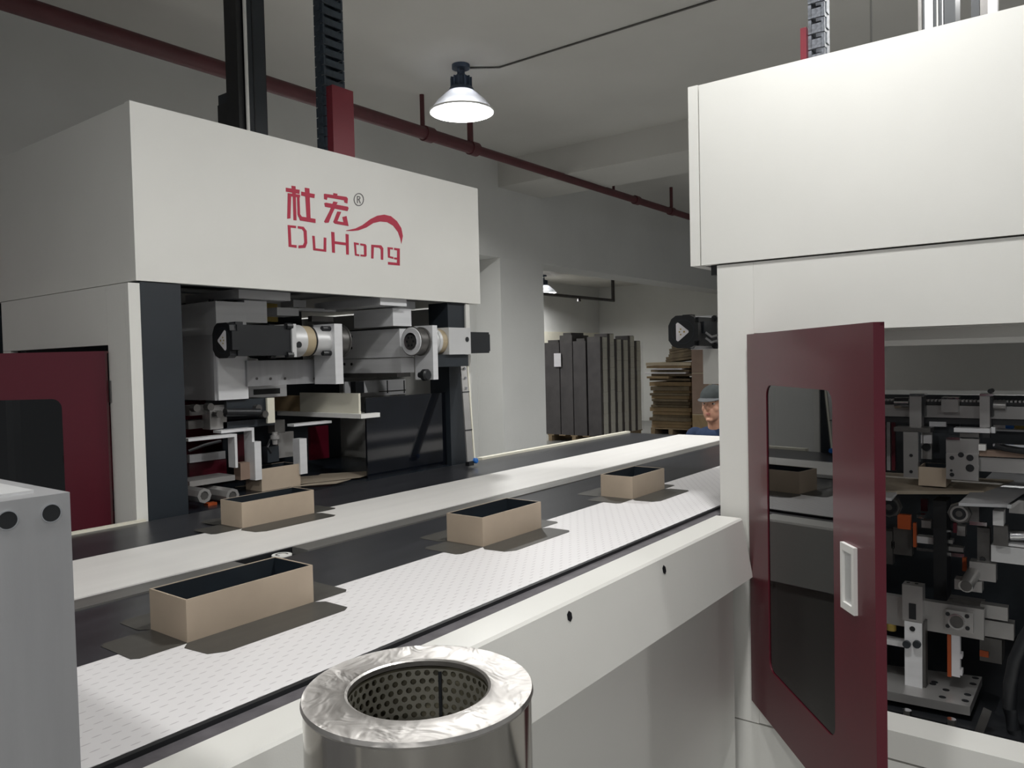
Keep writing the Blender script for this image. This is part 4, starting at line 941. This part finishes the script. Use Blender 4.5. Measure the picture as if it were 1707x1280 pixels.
# ---- columns and chains above the right hood
y1_, y0_ = rx(1334, 60, 3.1).y, rx(1344, 60, 3.1).y
box('cable_tray', REDBR, rm2, 3.1, 3.2, y0_, y1_, hz1 - .02, rx(1339, 46, 3.1).z, .002)
yc1, yc0 = rx(1343, 40, 3.1).y, rx(1372, 40, 3.1).y
chain(rm2, 3.16, (yc0 + yc1) / 2, hz1, ZC - .08, abs(yc1 - yc0) * .96, .07, axis='y', m_=SLATEL, pitch=.058)
q = rx(1452, 60, 3.1); M().cyl((3.1, q.y, hz1 - .01), (3.1, q.y, ZC), .0035, n=8).obj('steel_wire', CHROME, rm2)
lc2 = plx('lift_column', POST, 1537, -260, 1592, 60, 3.2, .12, rm2, .006)
for nme, m_, a, b_ in (('column_rail', ALUD, 1541, 1555), ('guide_rod', WHITE2, 1561, 1563.5), ('column_flank', STEELD, 1530, 1536), ('column_groove', ALUD, 1570, 1572)):
    a_, c_, z0, z1 = fx(a, -260, b_, 60, 3.195); box(nme, m_, lc2, 3.19, 3.199, a_, c_, hz1 - .02, ZC - .05)
plx('second_column', POST, 1618, -300, 1632, 50, 3.25, .06, rm2, .003); plx('second_column', STEELD, 1633, -300, 1646, 50, 3.25, .06, rm2, .003)
plx('white_bar', PAPERW, 1646, -300, 1662, 40, 3.05, .04, rm2, .002)

# ================================================================== STORAGE BAY: stacks, cardboard, cartons
XS, YS = 12.5, 7.40
pal = thing('pallet', (XS + .8, YS + .62, 0), 'wooden pallet under the film-wrapped grey board stacks', 'pallet')
for k in range(5): box('deck_board', WOOD, pal, XS, XS + 1.62, YS + .02 + k * .27, YS + .17 + k * .27, .11, .13)
for k in range(3): box('bearer', WOOD, pal, XS, XS + 1.62, YS + .05 + k * .55, YS + .13 + k * .55, 0, .109)
def stack(x0, x1, y0, y1, zt, label, edge):
    """column of folded grey boards with paler board edges towards -Y"""
    t = thing('board_stack', ((x0 + x1) / 2, (y0 + y1) / 2, .131), label, 'stack', 'film-wrapped grey board stacks')
    M().box(x0, x1, y0 + .02, y1, .132, zt).obj('boards', GREYB, t, .01)
    n = 9; h = (zt - .14) / n; b = M()
    for k in range(n):
        j = random.uniform(-.006, .006)
        b.box(x0 + .085 + j, x1 - .015 + j, y0 + j, y0 + .018, .134 + k * h, .134 + (k + 1) * h - .003)
    b.obj('board_edges', GREYL, t)
ztop = [2.02, 1.90, 1.98, 1.86, 1.88]
nx = 6; wx = 1.60 / nx
names = ['first', 'second', 'third', 'fourth', 'fifth', 'rightmost']
hts = [2.00, 2.06, 1.96, 1.95, 2.03, 1.93]
for k in range(nx):
    stack(XS + k * wx, XS + (k + 1) * wx - .03, YS, YS + .3, hts[k], f'film-wrapped stack of pale-edged grey boards, {names[k]} from the corner of the pallet load', True)
ny = [(YS + .34, .28, 1.93, 'dark grey board stack beside the corner of the pallet load'),
      (YS + .64, .28, 2.05, 'tallest dark grey board stack in the middle of the pallet load'),
      (YS + .94, .34, 1.92, 'dark grey board stack next to the white column, with a paper note')]
for y0, dy, zt, lab in ny:
    t = thing('board_stack', (XS + .3, y0 + dy / 2, .131), lab, 'stack', 'film-wrapped grey board stacks')
    M().box(XS, XS + .6, y0, y0 + dy, .132, zt).obj('boards', GREYB, t, .012)
    M().box(XS + .05, XS + .5, y0 + .05, y0 + dy - .05, zt + .001, zt + .05).obj('top_board', GREYB, t, .004)
q = at(930, 600, 0, XS - .03)
tag(M().box(XS - .047, XS - .045, q.y - .08, q.y + .08, q.z - .13, q.z + .13).obj('paper_note', PAPERW), 'white paper note stuck on the wrapped grey stacks beside the column', 'note')
b = M(); zs = [.14, .5, .9, 1.3, 1.6, 1.95]
ring_ = [(XS - .03, YS + 1.3), (XS - .03, YS - .02), (XS + 1.62, YS - .02)]
seg = []
for a, c in zip(ring_, ring_[1:]):
    for k in range(14): seg.append((a[0] + (c[0] - a[0]) * k / 14, a[1] + (c[1] - a[1]) * k / 14))
seg.append(ring_[-1])
rows = [[b.bm.verts.new((x + random.uniform(-.008, .004), y + random.uniform(-.008, .004), z)) for x, y in seg] for z in [.14 + i * .11 for i in range(17)]]
for r0, r1 in zip(rows, rows[1:]):
    for k in range(len(seg) - 1): b.bm.faces.new((r0[k], r0[k + 1], r1[k + 1], r1[k]))
tag(b.obj('stretch_film', FILM), 'clear crinkled stretch film wrapped around the grey board stacks', 'film')
# red reflective tape bits on the wrapped stack
# cardboard pile on its pallet
XP = 14.4; yp1, yp0 = at(1085, 720, 0, XP).y, at(1152, 720, 0, XP).y
pal2 = thing('pallet', (XP + .5, (yp0 + yp1) / 2, 0), 'wooden pallet under the flattened cardboard pile', 'pallet')
for k in range(6): box('deck_board', WOOD, pal2, XP + k * .19, XP + k * .19 + .12, yp0, yp1, .12, .145)
for k in range(3):
    yy = yp0 + (yp1 - yp0 - .09) * k / 2
    box('bearer', WOOD, pal2, XP, XP + 1.1, yy, yy + .09, 0, .119)
z = .147; k = 0
ww = yp1 - yp0
def sheet(th, m_, wd, off, tilt, label, group=None, dx=0.0, ln=.5):
    global z
    yc = (yp0 + yp1) / 2 + off
    o = M().obox((XP + .5 + dx, yc, z + th / 2), (1, 0, 0), (0, math.cos(tilt), math.sin(tilt)), (0, -math.sin(tilt), math.cos(tilt)), ln, wd / 2, th / 2 * .9).obj('cardboard_sheet', m_)
    tag(o, label, 'cardboard', group); z += th
while z < 1.06:
    th = random.choice((.05, .07, .09))
    sheet(th, random.choice((CARD2, CARD2, CARD)), ww * random.uniform(.9, 1.04), random.uniform(-.03, .03), 0,
          'bundle of flattened cardboard in the lower half of the pallet pile', 'flattened cardboard bundles on the pallet', random.uniform(-.05, .05))
z += .02
sheet(.05, CARD2, ww * 1.0, .0, .008, 'dull brown cardboard sheet lying straight on the dark bundles of the pile', dx=-.02)
sheet(.045, CARD, ww * .55, .22, .008, 'short ochre cardboard flap jutting left from the middle of the pile', dx=-.1)
sheet(.05, CARD2, ww * 1.02, -.04, .008, 'dark brown cardboard sheet under the white-edged sheets of the pile')
sheet(.03, PAPERW, ww * 1.02, .08, .008, 'lower of the two white cardboard sheets in the pile', dx=-.06)
sheet(.05, CARD2, ww * .95, .0, .008, 'dark cardboard sheet between the two white sheets of the pile')
sheet(.03, PAPERW, ww * .72, .02, .008, 'upper white cardboard sheet in the pile', dx=-.07)
sheet(.05, CARD, ww * 1.08, .04, .008, 'ochre cardboard sheet right above the white sheets of the pile')
sheet(.07, CARD3, ww * 1.12, .02, .008, 'pale tan cardboard sheet, widest and topmost of the straight pile', dx=-.03)
z += .03
hl = ['lowest', 'second', 'third', 'fourth', 'fifth', 'topmost']
for j in range(6):
    sheet(.055, CARD2, .66 - .05 * j, -.22 + .02 * math.sin(j * 2), -.10 - .012 * j, f'{hl[j]} of the loose dark cardboard pieces heaped on the pile', 'dark cardboard heaped on the pile', -.05, .4)
# cartons right of the pile
XC = 14.2; ya, yb = at(1152, 650, 0, XC).y - .02, at(1215, 650, 0, XC).y
def carton(x0, x1, y0, y1, z0, z1, m_, label):
    t = thing('carton', ((x0 + x1) / 2, (y0 + y1) / 2, z0), label, 'carton', 'cartons beside the cardboard pile')
    M().box(x0, x1, y0, y1, z0, z1).obj('body', m_, t, .008)
    M().box(x0 - .003, x0 - .0005, (y0 + y1) / 2 - .03, (y0 + y1) / 2 + .03, z0 + .02, z1 - .01).obj('tape', CARD3, t)
    M().box(x0 - .003, x0 - .0005, y0, y1, z1 - .02, z1 - .004).obj('flap_edge', CARD3, t)
zsplit = at(1165, 621, 0, XC).z
carton(XC, XC + .7, yb, ya, .14, at(1165, 690, 0, XC).z, CARD, 'lowest ochre carton behind the worker')
carton(XC, XC + .7, yb, ya, at(1165, 690, 0, XC).z + .003, zsplit, CARTON, 'middle reddish carton stacked behind the worker\'s cap')
carton(XC, XC + .7, yb, ya, zsplit + .003, at(1165, 578, 0, XC).z, CARTON, 'topmost reddish carton stacked under the black servo motor')
pal3 = thing('pallet', (XC + .35, (ya + yb) / 2, 0), 'wooden pallet under the stacked cartons', 'pallet')
for k in range(4): box('deck_board', WOOD, pal3, XC + k * .19, XC + k * .19 + .13, yb, ya, .115, .138)
for k in range(2): box('bearer', WOOD, pal3, XC, XC + .7, yb + .05 + k * .6, yb + .15 + k * .6, 0, .114)

# ================================================================== WORKER seated at the conveyor end
qh = at(1189, 674, 0, 5.42)
HXp, HYp, HZp = qh.x, qh.y, qh.z          # head centre; he faces -X, towards the conveyor
def cap_chain(b, pts):
    """overlapping spheres along a limb: (point, radius) pairs"""
    for (p, r), (q_, s) in zip(pts, pts[1:]):
        p, q_ = Vector(p), Vector(q_); n = max(2, int((q_ - p).length / (min(r, s) * .45)))
        for k in range(n + 1):
            t = k / n; rr = r + (s - r) * t; b.ell(p.lerp(q_, t), rr, rr, rr, 12, 8)
def V(dx, dy, dz): return Vector((HXp - dx, HYp + dy, HZp + dz))   # dx forward, dy to his right
nb = V(-.03, 0, -.14); chest = V(-.10, 0, -.36); belly = V(-.20, 0, -.58); pel = V(-.27, 0, -.74)
def skel(b, g=0.0):
    b.ell(chest, .115 + g, .165 + g, .17 + g); b.ell(belly, .11 + g, .145 + g, .17 + g); b.ell(pel, .13 + g, .165 + g, .12 + g)
    b.ell(V(-.06, 0, -.235), .085 + g, .15 + g, .06 + g)
arms, legs = [], []
for s in (-1, 1):
    sh = V(-.07, s * .175, -.25); el = V(-.02, s * .25, -.50); wr = V(.17, s * .17, -.575)
    arms.append((sh, el, wr, s))
    hp = V(-.26, s * .09, -.74); kn = V(.14, s * .13, -.70); an = V(.10, s * .13, .10 - HZp)
    legs.append((hp, kn, an, s))
b = M(); skel(b)
b.ell((HXp, HYp, HZp + .025), .098, .078, .108, 20, 14); b.ell(V(.035, 0, -.055), .062, .060, .072, 18, 12)      # skull, jaw
b.ell(V(.075, 0, -.108), .024, .027, .018); b.ell(V(.104, 0, -.018), .016, .014, .024); b.ell(V(.094, 0, .012), .010, .010, .034)   # chin, nose tip, bridge
for s in (-1, 1):
    b.ell(V(.058, s * .040, -.030), .026, .024, .026); b.ell(V(.076, s * .030, .036), .014, .026, .010); b.ell(V(-.01, s * .079, -.005), .018, .010, .032); b.ell(V(.104, s * .011, -.026), .009, .008, .008)
    b.ell(V(.086, s * .004, -.060), .013, .022, .006); b.ell(V(.086, s * .004, -.071), .012, .018, .006)
cap_chain(b, [(V(0, 0, -.06), .055), (nb, .056), (V(-.05, 0, -.24), .06)])
for sh, el, wr, s in arms:
    cap_chain(b, [(sh, .055), (el, .042), (wr, .028)])
    palm = wr + Vector((-.045, 0, -.012)); cap_chain(b, [(wr, .026), (palm, .030), (palm + Vector((-.03, 0, -.008)), .027)])
    for f, (dy, ln) in enumerate(((-.026, .062), (-.009, .072), (.009, .068), (.026, .052))):
        r0 = palm + Vector((-.035, dy, -.006)); r1 = r0 + Vector((-ln * .55, 0, -.004)); r2 = r1 + Vector((-ln * .4, 0, -.018)); cap_chain(b, [(r0, .0105), (r1, .0095), (r2, .008)])
    t0 = palm + Vector((-.005, -s * .026, 0)); t1 = t0 + Vector((-.028, -s * .024, -.004)); t2 = t1 + Vector((-.026, -s * .004, -.008)); cap_chain(b, [(t0, .0125), (t1, .011), (t2, .009)])
for hp, kn, an, s in legs:
    cap_chain(b, [(hp, .085), (kn, .058), (an, .04)]); cap_chain(b, [(an + Vector((0, 0, -.045)), .042), (an + Vector((-.13, 0, -.06)), .036)])
pr = thing('person', (pel.x, HYp, 0), 'worker in a grey cap and blue shirt seated behind the conveyor end', 'person')
def remesh(o, vox, it=4):
    m_ = o.modifiers.new('remesh', 'REMESH'); m_.mode = 'VOXEL'; m_.voxel_size = vox; m_.use_smooth_shade = True
    s = o.modifiers.new('smooth', 'SMOOTH'); s.iterations = it; s.factor = .5
body = remesh_o = b.obj('body', SKIN, pr); remesh(body, .0055, 5)
b = M(); skel(b, .016); b.ell(V(-.05, 0, -.20), .075, .10, .035)
for sh, el, wr, s in arms: cap_chain(b, [(sh, .074), (el, .056)]); cap_chain(b, [(el, .056), (el.lerp(wr, .75), .043)])
sh_o = b.obj('shirt', SHIRT, pr); remesh(sh_o, .009, 4)
b = M(); b.ell(pel, .148, .183, .125)
for hp, kn, an, s in legs: cap_chain(b, [(hp, .098), (kn, .072), (an + Vector((0, 0, .02)), .058)])
tr_o = b.obj('trousers', TROUS, pr); remesh(tr_o, .011, 4)
for hp, kn, an, s in legs:
    M().box(an.x - .20, an.x + .06, an.y - .048, an.y + .048, 0, .025).obj('shoe_sole', BLACK, pr, .008)
    bb = M(); cap_chain(bb, [(an + Vector((.01, 0, -.05)), .05), (an + Vector((-.15, 0, -.06)), .042)]); so = bb.obj('shoe', BLACK, pr); remesh(so, .01, 3)
# hair, cap, eyes
b = M(); b.ell((HXp + .012, HYp, HZp + .03), .102, .086, .100, 24, 16)
geom = [v for v in b.bm.verts if v.co.z < HZp - .02 or (v.co.x < HXp - .035 and v.co.z < HZp + .05)]
bmesh.ops.delete(b.bm, geom=geom, context='VERTS'); b.obj('hair', HAIR, pr)
b = M(); b.ell((HXp + .004, HYp, HZp + .052), .110, .094, .095, 28, 18)
bmesh.ops.delete(b.bm, geom=[v for v in b.bm.verts if v.co.z < HZp + .048], context='VERTS')
cap_o = b.obj('cap', CAPM, pr); so_ = cap_o.modifiers.new('solid', 'SOLIDIFY'); so_.thickness = .004
bm_ = M(); N = 13; top_, bot_ = [], []
inner = [(math.radians(-75 + 150 * k / (N - 1))) for k in range(N)]
pi_ = [Vector((HXp + .004 - .104 * math.cos(a), HYp + .090 * math.sin(a), HZp + .052)) for a in inner]
po_ = [Vector((HXp + .004 - .104 * math.cos(a) - .075 * max(0, math.cos(a * 1.15)) ** .7, HYp + .094 * math.sin(a), HZp + .052 - .022 * math.cos(a))) for a in inner]
for a, c, d, e in zip(pi_, po_, po_[1:], pi_[1:]):
    bm_.bm.faces.new(bm_.verts([a, c, d, e]))
bmesh.ops.remove_doubles(bm_.bm, verts=bm_.bm.verts, dist=1e-5)
br_o = bm_.obj('cap_brim', CAPB, cap_o); so_ = br_o.modifiers.new('solid', 'SOLIDIFY'); so_.thickness = .004
M().ell((HXp + .004, HYp, HZp + .148), .010, .010, .006).obj('cap_button', CAPB, cap_o)
for s in (-1, 1):
    ey = M().ell(V(.077, s * .032, .010), .012, .015, .0075).obj('eye', EYEW, pr)
    M().ell(V(.0865, s * .032, .010), .004, .006, .0062).obj('iris', HAIR, ey)
    b = M(); cap_chain(b, [(V(.092, s * .014, .030), .004), (V(.09, s * .032, .035), .0045), (V(.078, s * .052, .030), .003)]); b.obj('eyebrow', HAIR, pr)
b = M(); b.ell(V(.096, 0, -.062), .006, .020, .005); b.ell(V(.095, 0, -.070), .006, .017, .005); b.obj('lips', LIP, pr)
st = thing('stool', (pel.x, HYp, 0), 'low round stool under the seated worker', 'stool')
zs_ = pel.z - .125
M().lathe((pel.x, HYp, zs_ - .05), (0, 0, 1), [(.17, 0), (.18, .01), (.18, .035), (.16, .045)], 24).obj('seat', BLACK, st)
for k in range(4):
    a = math.pi / 4 + k * math.pi / 2
    M().cyl((pel.x + .19 * math.cos(a), HYp + .19 * math.sin(a), 0), (pel.x + .12 * math.cos(a), HYp + .12 * math.sin(a), zs_ - .05), .012, n=10).obj('leg', STEEL, st)
